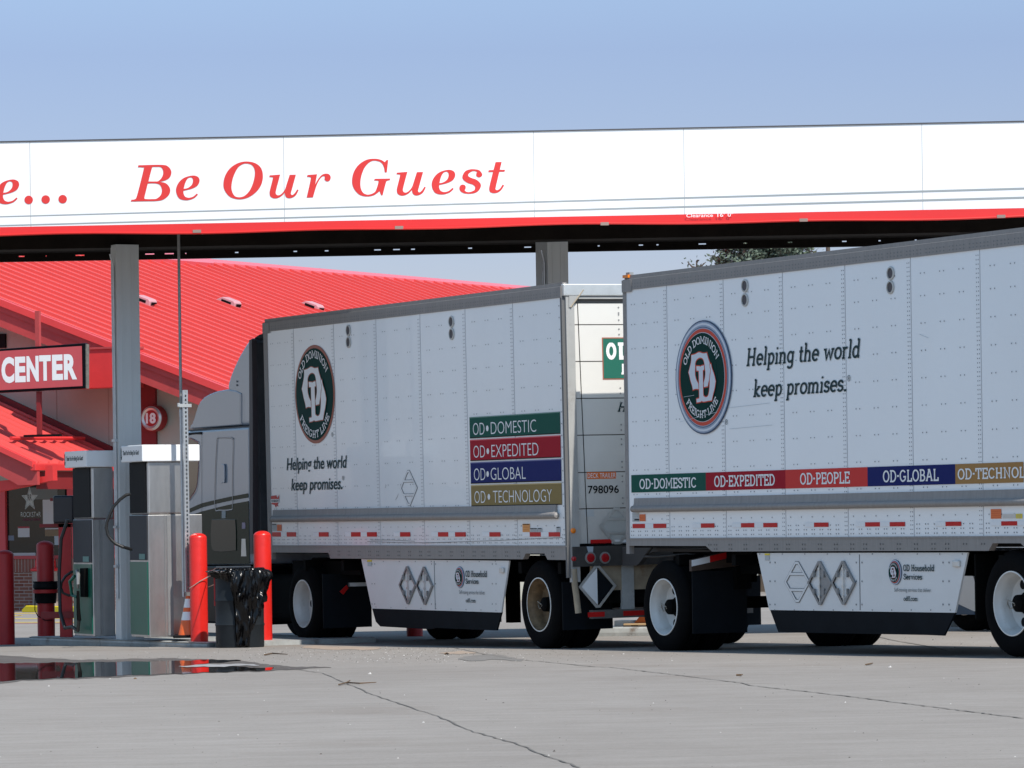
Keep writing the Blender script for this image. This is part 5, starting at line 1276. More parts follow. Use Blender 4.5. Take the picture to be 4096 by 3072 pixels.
# sill, lamps, under-ride guard
zs_t, zs_b = Q(2400, 2184)[1], Q(2400, 2264)[1]
MB().prismx([(.04, zs_t), (WD-.04, zs_t), (WD-.04, zs_b), (.04, zs_b)], X-.05, X+.05).build('rear_sill', mat('dark_sill', (.045, .042, .04), .6, var=.3, scale=5), T1)
for cx_ in (2352.6, 2411):
    y_, z_ = Q(cx_, 2231); o = MB().lathe([(.066, .0), (.066, .012), (.05, .014)], (X+.05, y_, z_), 'x', 28, cap=False).build('tail_lamp', M['steel_d'], T1, smooth=True)
    MB().lathe([(.052, .01), (.045, .02), (0, .026)], (X+.05, y_, z_), 'x', 24, cap=False).build('lens', M['redlamp'], o, smooth=True)
y_, z_ = Q(2284, 2125)
for (a, b, mt) in ((2274.5, 2123, 'amber'), (2277.5, 2235, 'redlamp')):
    y_, z_ = Q(a+6, b); MB().lathe([(.03, 0), (.03, .012), (.018, .022), (0, .024)], (X+.035, .055, z_), 'x', 18).build('marker_lamp', M[mt], T1, smooth=True)
gbz = Q(2400, 2474)[1]; gtz = Q(2400, 2440)[1]
gd = MB().box(X-.06, X+.02, .28, WD-.28, gbz, gtz).build('under_ride_guard', mat('guard_grey', (.12, .11, .10), .6, var=.4, scale=6, dirt=.5), T1)
for (a, b) in ((2348, 2415), (2490, 2575)):
    ya_, yb__ = Q(a, 2455)[0], Q(b, 2455)[0]; MB().box(X+.0205, X+.022, ya_, yb__, gbz+.02, gtz-.02).build('reflective_tape', M['tape_r'], gd)
ya_, yb__ = Q(2487, 2350)[0], Q(2535, 2350)[0]
for q0, q1 in ((ya_, yb__), (WD-yb__, WD-ya_)): MB().box(X-.04, X+.01, q0, q1, gtz, zs_b).build('guard_leg', mat('guard_leg_paint', (.42, .43, .42), .6, var=.2, scale=6, dirt=.7, dirtcol=(.12, .07, .03)), gd)
# bent pipe on the left
p_ = [Q(2292, 2275), Q(2296, 2340), Q(2303, 2390), Q(2310, 2452)]
MB().tube([(X+.02, a, b) for a, b in p_], .035, 10).build('guard_brace', M['rust'], gd, smooth=True)
yc, zc = Q(2382, 2345); w_ = yc-Q(2312, 2345)[0]; h_ = zc-Q(2382, 2425)[1]
pf = MB(); v, f = ribbon([(yc-w_, zc), (yc-.02, zc+h_), (yc+.02, zc+h_), (yc+w_, zc), (yc+.02, zc-h_), (yc-.02, zc-h_)], .03, True); pf.add([(X+.05, a, b) for a, b in v], f)
pfo = pf.build('placard_holder', M['alu_l'], T1)
MB().prismx([(yc-w_*.92, zc), (yc, zc+h_*.92), (yc, zc-h_*.92)], X+.03, X+.046).build('white_half', M['tape_w'], pfo)
MB().prismx([(yc+w_*.92, zc), (yc, zc+h_*.92), (yc, zc-h_*.92)], X+.03, X+.044).build('dark_half', M['flap'], pfo)
MB().box(X-.06, X+.0, .3, WD-.3, zc-.05, zs_b).build('rusty_crossmember', M['rust'], T1)
MB().add([(X+.052, *Q(2338, 2186)), (X+.056, *Q(2364, 2186)), (X+.058, *Q(2362, 2222)), (X+.056, *Q(2352, 2228)), (X+.054, *Q(2344, 2210))], [(0, 1, 2, 3, 4)]).build('plastic_scrap', mat('clear_plastic', (.35, .4, .45), .3), T1)
# ================================================================== rear trailer
P2 = F2.pix
k_ = k2; L2, H2 = 8.53, 3.12*k_
seam2 = [k_*(1.0+1.26*i) for i in range(6)]+[k_*(1.0+1.26*6)]
zpan2 = P2(3200, 2150)[1]
rp2 = [P2(a, b) for a, b in ((2518, 2153), (2518, 2183), (2825, 2184), (2850, 2206), (3956, 2203), (3973, 2173), (4085, 2173))]
dx2 = rp2[-1][0]
rp2 += [(dx2+.12, rp2[4][1]), (L2, rp2[4][1]), (L2, zpan2)]; rp2[0] = (0, zpan2); rp2[1] = (0, rp2[1][1])
tp2 = [(2450+a/2.212, 2450+b/2.212, c) for a, b, c in ((182, 293, 'R'), (293, 365, 'W'), (365, 478, 'R'), (711, 786, 'W'), (786, 904, 'R'), (1063, 1141, 'W'), (1141, 1260, 'R'), (1260, 1338, 'W'), (1338, 1461, 'R'), (1706, 1787, 'W'), (1787, 1914, 'R'))]+[(3196+a/2.458, 3196+b/2.458, c) for a, b, c in ((563, 655, 'W'), (655, 802, 'R'), (802, 896, 'W'), (896, 1045, 'R'), (1348, 1445, 'W'), (1445, 1598, 'R'), (1889, 1993, 'W'), (1993, 2152, 'R'), (2152, 2240, 'W'))]
yt2 = lambda x: 2104-(x-2530)/1550*11
T2 = trailer(F2, L2, H2, seam2, M['panel2'], rp2, zpan2, .165, .165, 'rear_trailer', 'white box trailer nearest the camera on the right, with the big chrome ringed emblem', tp2, yt2,
     [(2543, 1993), (4300, 1955), (2543, 2040), (4300, 2000), (3300, 2009-2), (3300, 2036.5)], [(2981.2, 1143.2, 10, 21), (2981, 1199.7, 10, 21), (3564, 1093, 11, 21.5), (3563, 1149, 11, 21.5)], .06)
x, z = P2(2817.5, 1508.8); rx = (P2(2930.2, 1508)[0]-P2(2704.8, 1508)[0])/2; rz = (P2(2817.5, 1280.4)[1]-P2(2817.5, 1737)[1])/2; print('emblem2', rx, rz)
emblem(T2, x, z, rx, rz, -.012, 'chrome')
textbox(F2, T2, 'registered_mark', btext('®'), 2902.5, 1699, 2913, 1677, -.007, M['ink'])
sc = lambda a, b: (2450+a/2.212, 900+b/2.212)
def TB(s, a, b, c, d, **k):
    p, q = sc(a, b), sc(c, d); textbox(F2, T2, 'slogan_lettering', slab(s, .135, .26, .0, .11), p[0], p[1], q[0], q[1], -.007, M['ink'], 's')
def TBz(s, xa, xb_, pb, pt):
    x0 = P2(*sc(xa, pb[1]))[0]; x1 = P2(*sc(xb_, pt[1]))[0]; z0 = P2(*sc(*pb))[1]; z1 = P2(*sc(*pt))[1]
    mb = MB(); putslab(mb, slab(s, .125, .15, .0, .11), (x0, z0, x1, z1), -.007); mb.build('slogan_lettering', M['ink'], T2)
TBz('Helping the world', 1190, 2195, (1385, 1287), (2180, 1000))
TBz('keep promises.', 1250, 2072, (1553, 1553), (1275, 1362))
textbox(F2, T2, 'registered_mark', btext('®'), 3391, 1526, 3404, 1500, -.007, M['ink'])
zbt, zbb = P2(2527, 1900.4)[1], P2(2527, 1970.4)[1]
xs_b = [2527, 2825.6, 3144, 3472.6, 3823.8]; xl_ = [P2(q, 1920)[0] for q in xs_b]+[P2(3823.8, 1920)[0]+1.15]
zc0, zc1 = P2(2561, 1957)[1], P2(2561, 1913)[1]
tx2 = [('DOMESTIC', 2560.8, 2787.7, 'green'), ('EXPEDITED', 2860, 3102.3, 'red'), ('PEOPLE', 3203.6, 3403, 'red2'), ('GLOBAL', 3535.3, 3758.3, 'blue'), ('TECHNOLOGY', 3834.7, None, 'gold2')]
for i, (s, a, b, mt) in enumerate(tx2):
    o = MB().box(xl_[i], xl_[i+1]-.001, -.0065, -.005, zbb, zbt).build('banner', M[mt], T2)
    xa = P2(a, 1940)[0]; vf = slab('OD*'+s, .14, 0, .02, .115)
    if b: xb_ = P2(b, 1930)[0]; ww = (xb_-xa)/(max(v[0] for v in vf[0])-min(v[0] for v in vf[0]))
    else: xb_ = xa+ww*(max(v[0] for v in vf[0])-min(v[0] for v in vf[0]))
    mb = MB(); putslab(mb, vf, (xa, zc0, xb_, zc1), -.009); mb.build('banner_lettering', M['white'], o)
for (a, b, c, d, mt, nm) in ((2531, 2051, 2557, 2087, 'paper', 'data_sticker'), (2560, 2057, 2583, 2085, 'orange', 'orange_sticker'), (3965, 2036, 4006, 2075, 'orange', 'orange_sticker'), (4011, 2055, 4064, 2074, 'alu_l', 'silver_sticker'), (4066, 2055, 4090, 2074, 'yellow', 'yellow_sticker')):
    o = lab_box(F2, T2, nm, a, b, c, d, -.004, M[mt]); mb = MB()
    for i in range(4):
        yy = b+(d-b)*(i+1.2)/5; xx0, zz0 = P2(a+3, yy+.7); xx1, zz1 = P2(c-3, yy-.7); mb.box(xx0, xx1, -.0062, -.0056, zz0, zz1)
    mb.build('sticker_print', mat('small_print', (.35, .3, .28), .8) if mt != 'orange' else mat('small_print_red', (.45, .05, .02), .8), o)
lab_box(F2, T2, 'black_label', 2540, 2076, 2558, 2082, -.0062, M['black'])
mb = MB()
for (a, b, c, d) in ((2748, 1588, 2790, 1581), (2732, 1688, 2882, 1648), (2910, 1632, 3080, 1612), (2918, 1716, 3090, 1700), (3680, 1337, 3715, 1352)):
    v, f = ribbon([P2(a, b), P2(c, d)], .004); mb.add([(u, -.04 if a < 2890 else -.0045, w_) for u, w_ in v], f)
mb.build('scratch', mat('scratch_pale', (.5, .55, .58), .8), T2)
MB().box(.02, .1, .02, .07, H2-.0, H2+.03).build('roof_lamp_base', M['steel_d'], T2); x, z = P2(2515, 1108); MB().box(.0, .12, -.012, .02, H2-.03, H2+.002).build('roof_marker_lamp', M['amber'], T2)
sk2 = skirt(F2, T2, [(3028, 2212), (3870, 2210), (3820, 2451), (3077, 2440)], None, 3438, [(3078, 2437), (3820, 2448), (3774, 2543), (3705, 2540), (3112, 2529)], (2214, 2444))
m = MB()
for a in (3081, 3101, 3426, 3449, 3773, 3797):
    for b in (2250, 2325, 2418): x, z = F2.pix(a, b, .03); dots(m, x, z, .027, .012)
for k in range(10):
    x, z = F2.pix(3040+k*90, 2216, .03); dots(m, x, z, .027, .009); x, z = F2.pix(3100+k*78, 2440, .03); dots(m, x, z-.0, .027, .009)
m.build('skirt_bolts', M['rivet'], sk2)
simple_diamond(F2, sk2, 3180, 2328, 47, 76, y=.022); placard(F2, sk2, 3273, 2332, 47, 91, half='steel_d', y=.016); placard(F2, sk2, 3367.7, 2331.5, 47, 91, y=.016)
ek(3572.3, 2289.2, 26, 51, F2, par=sk2)
tb(F2, sk2, 'OD Household', 3604.5, 2285, 3727.3, 2258); tb(F2, sk2, 'Services', 3606, 2320.5, 3680, 2295)
tb(F2, sk2, 'Self-moving services that deliver.', 3569, 2371.5, 3716.8, 2353, mat('grey_ink', (.12, .14, .15), .6), 'b'); tb(F2, sk2, 'odfl.com', 3606.5, 2404, 3661.8, 2384.5)
lab_box(F2, sk2, 'yellow_sticker', 3050, 2214, 3070, 2221, .026, M['yellow']); lab_box(F2, sk2, 'data_sticker', 3051, 2223, 3069, 2242, .026, M['paper'])
x, z = F2.pix(3832, 2255, .03); MB().box(x-.06, x+.05, .0, .028, z-.03, z+.03).build('skirt_latch', M['alu_l'], sk2, bevel=.008)
m = MB().box(.1, 8.4, .55, .75, -.24, -.02).box(.1, 8.4, 1.85, 2.05, -.24, -.02)
for x in (1.0, 2.2, 3.2, 4.2, 5.2, 6.2, 7.2, 8.2): m.box(x-.04, x+.04, .06, WD-.06, -.14, -.03)
m.box(.3, 2.0, .4, 2.2, -.12, 0.02).box(6.4, 8.4, .5, 2.1, -.5, -.1).build('underframe', M['dark'], T2)
xw2 = F2.pix(4050, 2419, .06)[0]
wheel(F2, T2, xw2, .05, wz(F2, xw2, .3, rad)+.008, rad, M['rim'])
wheel(F2, T2, xw2, WD-.65, wz(F2, xw2, 2.4, rad), rad, M['rim'], holes=False, hub=False)
MB().box(xw2-.62, xw2-.6, .05, .66, F2.gl(xw2, .3)+.35, -.02).build('mud_guard', M['dark'], T2)
MB().prism([F2.pix(3028, 2212, 0), F2.pix(3870, 2210, 0), F2.pix(3820, 2451, 0), F2.pix(3805, 2490, 0), F2.pix(3095, 2490, 0)], WD-.05, WD-.03).build('far_skirt', M['skirt'], T2)
MB().box(L2-.03, L2, .1, WD-.1, zpan2, H2-.2).build('roll_up_door', M['panel2'], T2)
for q0, q1 in ((0.0, .1), (WD-.1, WD)): MB().box(L2-.04, L2+.03, q0, q1, zpan2-.25, H2-.02).build('door_post', fr_m, T2)
MB().box(L2-.04, L2+.03, .1, WD-.1, H2-.2, H2-.01).build('header', fr_m, T2); MB().box(L2-.04, L2+.03, .1, WD-.1, zpan2-.25, zpan2).build('rear_sill', M['dark'], T2)
# ================================================================== converter dolly between the two trailers
gD = F2.gl(0, .3)
dol = empty('converter_dolly', F2, 'dark single axle converter dolly carrying the nose of the right trailer', 'dolly')
xd = F2.pix(2661, 2431, .02)[0]
wheel(F2, dol, xd, .0, wz(F2, xd, .3, rad)-.03, rad, M['rim'])
wheel(F2, dol, xd, WD-.65, wz(F2, xd, 2.4, rad)-.03, rad, M['rim'], holes=False, hub=False)
P = lambda a, b: F2.pix(a, b, .45)
MB().box(xd+.62, xd+.635, .0, .66, gD+.2, gD+.86).build('mud_flap', M['flap'], dol)
MB().box(xd+.62, xd+.635, WD-.66, WD-.0, gD+.2, gD+.86).build('mud_flap', M['flap'], dol)
gm = MB(); 
hb = MB().prismx([(-.02, gD+.86), (.72, gD+.92), (.72, gD+1.12), (-.02, gD+.98)], xd+.61, xd+.66).build('flap_bar', mat('bar_brown', (.05, .03, .02), .7), dol)
z0_ = gD+.90
for (a, b, mt) in ((-.02, .2, 'tape_w'), (.2, .5, 'tape_r'), (.5, .72, 'tape_w')):
    tl = lambda y: .14*max(0, y)/.72
    MB().prismx([(a, z0_+.01+tl(a)), (b, z0_+.01+tl(b)), (b, z0_+.075+tl(b)), (a, z0_+.075+tl(a))], xd+.66, xd+.662).build('reflective_tape', M[mt], hb)
m = MB().box(-2.2, .2, 1.1, 1.5, -.35, -.2).box(xd-.7, xd+.7, .5, .68, -.4, -.17).box(xd-.7, xd+.7, 1.9, 2.08, -.4, -.17).box(xd-.5, xd+.5, .5, 2.1, -.17, -.1)
m.lathe([(.065, .2), (.065, 2.4)], (xd, 0, wz(F2, xd, 1.2, rad)), 'y', 14); m.build('dolly_frame', M['dark'], dol)
q = lambda a, b: F2.pix(a, b, .3)
fe = MB().prism([q(2490, 2188), q(2520, 2188), q(2850, 2200), q(2835, 2208), q(2610, 2207), q(2580, 2222), q(2555, 2255), q(2545, 2262), q(2490, 2264)], .3, .36).build('fender_frame', mat('dolly_fender', (.035, .034, .034), .6), dol)
MB().tube([(q(2625, 2190)[0], .25, q(2625, 2190)[1]), (q(2612, 2230)[0], .2, q(2612, 2226)[1]), (q(2660, 2225)[0], .2, q(2660, 2226)[1]), (q(2750, 2230)[0], .3, q(2750, 2215)[1]), (xd+.7, .5, -.1)], .014, 8).build('air_line', M['rubber'], dol, smooth=True)
MB().tube([(q(2950, 2230)[0], .4, q(2950, 2230)[1]), (q(3000, 2240)[0], .4, q(3000, 2240)[1]), (q(3030, 2236)[0], .4, q(3030, 2236)[1])], .02, 8).build('coupling_fitting', M['steel_d'], dol, smooth=True)
# ================================================================== tractor
Yc = .14
TP = lambda a, b, y=Yc: F1.pix(a, b, y)
trk = empty('semi_tractor', F1, 'silver and dark green sleeper semi tractor hitched to the front trailer', 'truck')
MB().prism([TP(*q) for q in ((744, 1726), (760, 1717), (998, 1702), (1004, 2260), (730, 2260))], Yc, 2.4).build('sleeper_cab', M['cab'], trk, bevel=.05, seg=3)
MB().prism([TP(*q) for q in ((754, 1716), (757, 1706), (766, 1694), (774, 1672), (782, 1645), (789, 1622), (797, 1606), (812, 1590), (835, 1576), (868, 1564), (905, 1557), (940, 1562), (963, 1573), (963, 1700), (757, 1716))][:-1], Yc+.01, 2.39).build('cab_roof', M['cab'], trk, bevel=.13, seg=5)
MB().prism([TP(*q) for q in ((903, 1560), (906, 1530), (915, 1500), (930, 1462), (950, 1420), (975, 1378), (992, 1354), (1000, 1352), (1002, 1700), (950, 1704), (950, 1600))], Yc+.02, 2.38).build('roof_fairing', M['cab'], trk, bevel=.07, seg=4)
MB().prism([TP(*q) for q in ((993, 1356), (996, 1350), (1010, 1340), (1030, 1333), (1060, 1329), (1060, 1360))], Yc+.08, 2.3).build('fairing_cap', M['black'], trk, bevel=.02)
MB().prism([TP(*q) for q in ((999, 1360), (1010, 1358), (1014, 1700), (1014, 2215), (1002, 2215), (1000, 1700))], Yc-.01, Yc+.06).build('side_extender', mat('extender_rubber', (.05, .04, .045), .5), trk)
MB().box(TP(999, 1700)[0], TP(1012, 1700)[0], 2.3, 2.42, TP(1000, 2215)[1], TP(1000, 1360)[1]).build('side_extender', mat('extender_rubber', (.05, .04, .045), .5), trk)
bw = MB().box(TP(1003, 1700)[0], TP(1018, 1700)[0], Yc+.06, 2.3, TP(1000, 2215)[1], TP(1000, 1372)[1]).build('cab_back_wall', mat('cab_back', (.05, .052, .058), .35, var=.3, scale=3), trk)
m = MB().tube([(TP(1024, 1700)[0], .5, TP(1024, 1500)[1]), (TP(1030, 1700)[0], .45, TP(1024, 1560)[1]), (TP(1030, 1700)[0], .5, TP(1024, 1640)[1])], .02, 6).box(TP(1018, 1700)[0], TP(1026, 1700)[0], .4, .8, TP(1000, 1680)[1], TP(1000, 1640)[1])
m.build('air_couplings', M['black'], trk)
# vertical seams, stripe and lower green
yk = Yc-.004
def skin(name, pts, mt, par=trk, y=yk, t=.003): return MB().prism([TP(*q, Yc) for q in pts], y-t, y).build(name, mt, par)
skin('green_panel', [(752, 2066), (808, 2046), (870, 2030), (930, 2016), (996, 2004), (1000, 2255), (736, 2255)], M['cab_g'])
skin('green_stripe', [(752, 2038), (808, 2013), (870, 1998), (930, 1985), (994, 1973), (995, 1990), (930, 2001), (870, 2014), (808, 2030), (752, 2053)], M['cab_g'])
sm_ = mat('cab_gap', (.03, .03, .035), .6)
def line(pts, w_, mt, name, y=yk-.001):
    v, f = ribbon([TP(*q, Yc) for q in pts], w_, False); m = MB().add([(a, y-.004, b) for a, b in v], [q[::-1] for q in f]); return m.build(name, mt, trk)
line([(754, 1722), (998, 1705)], .02, sm_, 'roof_joint')
line([(808, 1728), (808, 2250)], .008, sm_, 'door_gap'); line([(963, 1576), (963, 1700)], .008, sm_, 'fairing_joint')
v, f = ribbon(smooth_loop([TP(*q, Yc) for q in ((869, 1760), (873, 1751), (880, 1749), (920, 1749), (930, 1754), (934, 1766), (931, 1900), (932, 2020), (925, 2038), (880, 2040), (862, 2030), (862, 1900))], 3), .012, True)
MB().add([(a, yk-.006, b) for a, b in v], [q[::-1] for q in f]).build('locker_door', M['cab'], trk)
v2 = [(a+.008, b-.008) for a, b in v]; MB().add([(a, yk-.0055, b) for a, b in v2], [q[::-1] for q in f]).build('locker_shadow_gap', sm_, trk)
MB().prism(smooth_loop([TP(*q, Yc) for q in ((890, 1862), (896, 1857), (903, 1862), (904, 1925), (897, 1931), (889, 1926))], 3), yk-.02, yk).build('door_handle', M['cab'], trk, bevel=.006)
sd_ = MB().prism(smooth_loop([TP(*q, Yc) for q in ((850, 2086), (862, 2078), (935, 2078), (946, 2090), (948, 2190), (940, 2203), (864, 2205), (848, 2170))], 3), yk-.012, yk).build('lower_locker', mat('locker_green', (.006, .016, .012), .12, spec=.2), trk, bevel=.01)
MB().prism([TP(*q, Yc) for q in ((890, 2044), (905, 2043), (905, 2073), (890, 2073))], yk-.008, yk).build('white_label', M['paper'], trk)
MB().prism([TP(*q, Yc) for q in ((971, 2090), (984, 2090), (984, 2115), (971, 2115))], yk-.008, yk).build('lilac_label', mat('lilac_label', (.4, .32, .42), .6), trk)
skin('chrome_strip', [(969, 2155), (984, 2155), (988, 2225), (967, 2225)], M['alu_l'], t=.006)
wd_ = MB().prism(smooth_loop([TP(*q, Yc) for q in ((752, 1772), (785, 1768), (794, 1780), (795, 1840), (792, 1900), (786, 1950), (770, 1978), (752, 1984))], 3), yk-.004, yk).build('side_window', M['glass'], trk)
v, f = ribbon(smooth_loop([TP(*q, Yc) for q in ((748, 1770), (786, 1765), (797, 1779), (798, 1840), (794, 1905), (788, 1953), (772, 1982), (748, 1988))], 3), .012, True); MB().add([(a, yk-.008, b) for a, b in v], [q[::-1] for q in f]).build('window_seal', mat('red_seal', (.4, .06, .06), .4), wd_)
MB().prism([TP(*q, Yc) for q in ((750, 1732), (808, 1727), (808, 1738), (780, 1737), (750, 1742))], yk-.01, yk).build('rain_visor', M['black'], trk)
# fairing fasteners
m = MB()
for b in (1526, 1541): x, z = TP(944, b); m.lathe([(.014, 0), (.01, -.008), (0, -.01)], (x, Yc+.015, z), 'y', 12)
m.build('fairing_bolt', M['rivet'], trk)
# hood, windscreen slope (mostly hidden behind the pumps)
hx = TP(752, 1900)[0]
MB().prism([(hx-.0, TP(752, 1745)[1]), (hx+.1, TP(752, 1722)[1]), (hx+.3, TP(752, 2260)[1]), (hx-1.9, TP(752, 2260)[1]-.05), (hx-2.0, TP(752, 2150)[1]), (hx-1.75, TP(752, 2020)[1]), (hx-.45, TP(752, 1935)[1])], .22, 2.3).build('hood', M['cab_g'], trk, bevel=.08, seg=3)
# steps, tanks, chassis
zc_b = TP(900, 2545)[1]
MB().box(TP(740, 2300)[0], TP(1010, 2300)[0], Yc+.02, .7, F1.gl(-1.5, .3)+.22, TP(900, 2262)[1]).build('step_fairing', M['blackg'], trk, bevel=.03)
line([(860, 2268), (1000, 2266)], .02, M['steel_d'], 'step_trim', Yc+.018)
MB().box(TP(1012, 2300)[0], TP(1143, 2300)[0], .3, .95, TP(1100, 2487)[1], TP(1100, 2300)[1]).build('fuel_tank', M['dark'], trk, bevel=.1, seg=3)
xt = F1.pix(1211, 2414, .08)[0]
m = MB().box(hx-1.5, xt+.9, .85, 1.0, -.35, -.1).box(hx-1.5, xt+.9, 1.6, 1.75, -.35, -.1).box(xt-.5, xt+.6, .8, 1.8, -.15, -.05); m.build('chassis', M['dark'], trk)
wheel(F1, trk, xt, .08, wz(F1, xt, .3, .5), .5, M['rim'], hub=False, deep=.2)
MB().lathe([(.15, .19), (.13, .16), (0, .155)], (xt, .1, wz(F1, xt, .3, .5)), 'y', 20).build('drive_hub', M['dark'], trk, smooth=True)
wheel(F1, trk, xt, WD-.68, wz(F1, xt, 2.4, .5), .5, M['rim'], holes=False, hub=False)
wheel(F1, trk, hx-.9, .2, wz(F1, hx-.9, .3, .5), .5, M['rim'], dual=False)
wheel(F1, trk, hx-.9, WD-.55, wz(F1, hx-.9, 2.3, .5), .5, M['rim'], dual=False, holes=False, hub=False)
zf0 = F1.gl(xt, .3)+.2
MB().box(xt+.68, xt+.70, .06, .72, zf0, zf0+.68).build('mud_flap', M['flap'], trk)
MB().box(xt+.68, xt+.70, WD-.72, WD-.06, zf0, zf0+.68).build('mud_flap', M['flap'], trk)
x, z = F1.pixx(1340, 2440, xt+.7)
a = F1.pixx(1393, 2337, xt+.71); b = F1.pixx(1463, 2334, xt+.71)
hg = MB().box(xt+.70, xt+.73, a[0], 1.0, a[1]-.03, a[1]+.02).build('flap_hanger', M['steel_d'], trk)
MB().box(xt+.73, xt+.732, a[0]+.01, .98, a[1]-.028, a[1]+.018).build('reflective_tape', M['tape_w'], hg)
p = [F1.pixx(q, r, xt+.71) for q, r in ((1358, 2366), (1385, 2340), (1392, 2352), (1372, 2378))]
MB().prismx(p, xt+.71, xt+.725).build('reflector', M['tape_r'], trk)
# ================================================================== pump island
# pumps: frame whose x runs along the wide right-hand (rear-facing) side
def pump(cx, cy, Y, px_l, px_c, px_r, ytop, ycapb, ymid, ybot, label, lower_r=None, nozzle=True, name='fuel_pump'):
    """px_c = corner between the dark control side and the wide steel side"""
    c = at(px_c, ybot, Y); fr = Fr((c.x, c.y, c.z), AL)
    e = empty(name, fr, label, 'fuel pump')
    W = fr.pix(px_r, ytop, 0)[0]; D = fr.pixx(px_l, ybot, 0)[0]
    zt = fr.pix(px_c, ytop, 0)[1]; zcb = fr.pix(px_c, ycapb, 0)[1]; zm = fr.pix(px_c, ymid, 0)[1]
    Wl = fr.pix(lower_r, ymid, 0)[0] if lower_r else W
    zf = min(0, fr.gl(.3, .3))-.0
    MB().box(-.0, W, .0, D, zm, zcb).build('upper_cabinet', M['steel'], e, bevel=.025, seg=3)
    lo = MB().box(-.004, Wl, -.004, D+.004, 0, zm-.004).build('lower_cabinet', M['steel'], e, bevel=.008)
    MB().box(Wl*.29, Wl*.29+.008, -.012, -.0045, .02, zm-.01).box(Wl*.34, Wl*.44, -.010, -.0045, .02, zm-.01).build('cabinet_trim', M['steel_d'], lo)
    cap = MB().box(-.09, (W+.02 if lower_r is None else fr.pix(793, ytop, 0)[0]), -.05, D+.06, zcb, zt).build('cap', M['cap'], e, bevel=.012)
    s = -.0
    ct = MB(); vs_, fs_ = btext('Thank You For Being Our Guest!', .22, .02)
    put(ct, (vs_, fs_), (0, 0, 1, 1), 0, lambda u, v: (-.0925, D-.02-(D*.88)*u, zcb+(zt-zcb)*(.34+.36*v)))
    ct.v = [tuple(p) for p in ct.v]; ct.build('cap_lettering', M['ink'], cap)
    mk = MB(); y_ = D+.02+.0
    # tiny line mark beside the lettering (a slim pointed flame over a star)
    put(mk, fillpoly([[(.35, .35), (.3, .6), (.4, .85), (.5, 1), (.6, .85), (.7, .6), (.65, .35)], [(.43, .42), (.42, .6), (.5, .8), (.58, .6), (.57, .42)]]), (0, 0, 1, 1), 0, lambda u, v: (-.0925, y_+.045-.045*u, zcb+(zt-zcb)*(.4+.5*v)))
    put(mk, fillpoly([[(0, 1), (.3, .9), (.5, .95), (.7, .9), (1, 1), (.75, .55), (.8, 0), (.5, .35), (.2, 0), (.25, .55)]]), (0, 0, 1, 1), 0, lambda u, v: (-.0925, y_+.05-.06*u, zcb+(zt-zcb)*(.12+.26*v)))
    mk.build('cap_mark', M['ink'], cap)
    # control side (faces -x)
    MB().box(-.012, -.004, .05, D-.03, zm+.02, zcb-.005).build('display_panel', M['black'], e)
    zg = zm*.615
    MB().box(-.014, -.004, .02, D-.01, zg+.02, zm-.01).build('keypad_panel', M['steel_face'], e)
    MB().box(-.016, -.004, .02, D-.01, .03, zg).build('green_panel', M['pumpgreen'], e)
    MB().box(-.0045-.016, -.0145, D*.15, D*.45, zg+.03, zg+.1).build('decal', mat('pump_decal', (.10, .22, .20), .5), e)
    if nozzle:
        nz = MB().box(-.07, -.016, D*.2, D*.42, zg-.42, zg-.05).build('nozzle_boot', M['dark'], e)
        MB().tube([(-.10, D*.45, zg-.08), (-.12, D*.32, zg-.13), (-.13, D*.3, zg-.25), (-.11, D*.38, zg-.30)], [.022, .026, .022, .016], 8).build('nozzle', M['steel_d'], e, smooth=True)
        MB().tube([(-.12, D*.5, zg-.15), (-.15, D*.65, zg-.22), (-.13, D*.62, zg-.4), (-.11, D*.42, zg-.42)], .022, 8).build('nozzle_guard', M['pumpgreen'], e, smooth=True)
        MB().tube([(-.11, D*.38, zg-.34), (-.11, D*.38, zg-.55), (-.11, D*.34, zg-.72)], [.02, .025, .03], 8).build('hose_swivel', M['dark'], e, smooth=True)
        MB().tube([(-.11, D*.34, zg-.7), (-.12, D*.38, zg-.85), (-.14, D*.6, .12), (-.16, D*.9, .10), (-.16, D*1.15, .3), (-.15, D*1.22, .8), (-.12, D*1.2, 1.25), (-.05, D*1.1, 1.5)], .024, 8).build('hose', M['rubber'], e, smooth=True)
    return e, fr, W, D, zt, zcb, zm
pA = pump(602, 0, 52.95, 527, 600, 752, 1779, 1846, 2058, 2550, 'nearer stainless fuel pump beside the perforated post, its white cap in full sun', lower_r=808, nozzle=False)
pB = pump(376, 0, 54.3, 300, 376, 452, 1802, 1868, 2076, 2546, 'farther stainless fuel pump left of the canopy column, with a nozzle on its green face')
# hose loop hanging between them
e, fr, W, D, zt, zcb, zm = pA
h = MB(); pts = []
for (a, b) in ((523, 1976), (505, 1980), (480, 1998), (455, 2025), (440, 2055), (427, 2090), (425, 2110), (432, 2140), (446, 2160), (462, 2175), (490, 2187), (525, 2198)):
    v = at(a, b, 52.9 if a > 500 else 52.7); pts.append(fr.m.transposed() @ (v-fr.o))
h.tube(pts, .020, 10).build('hose_loop', M['rubber'], e, smooth=True)
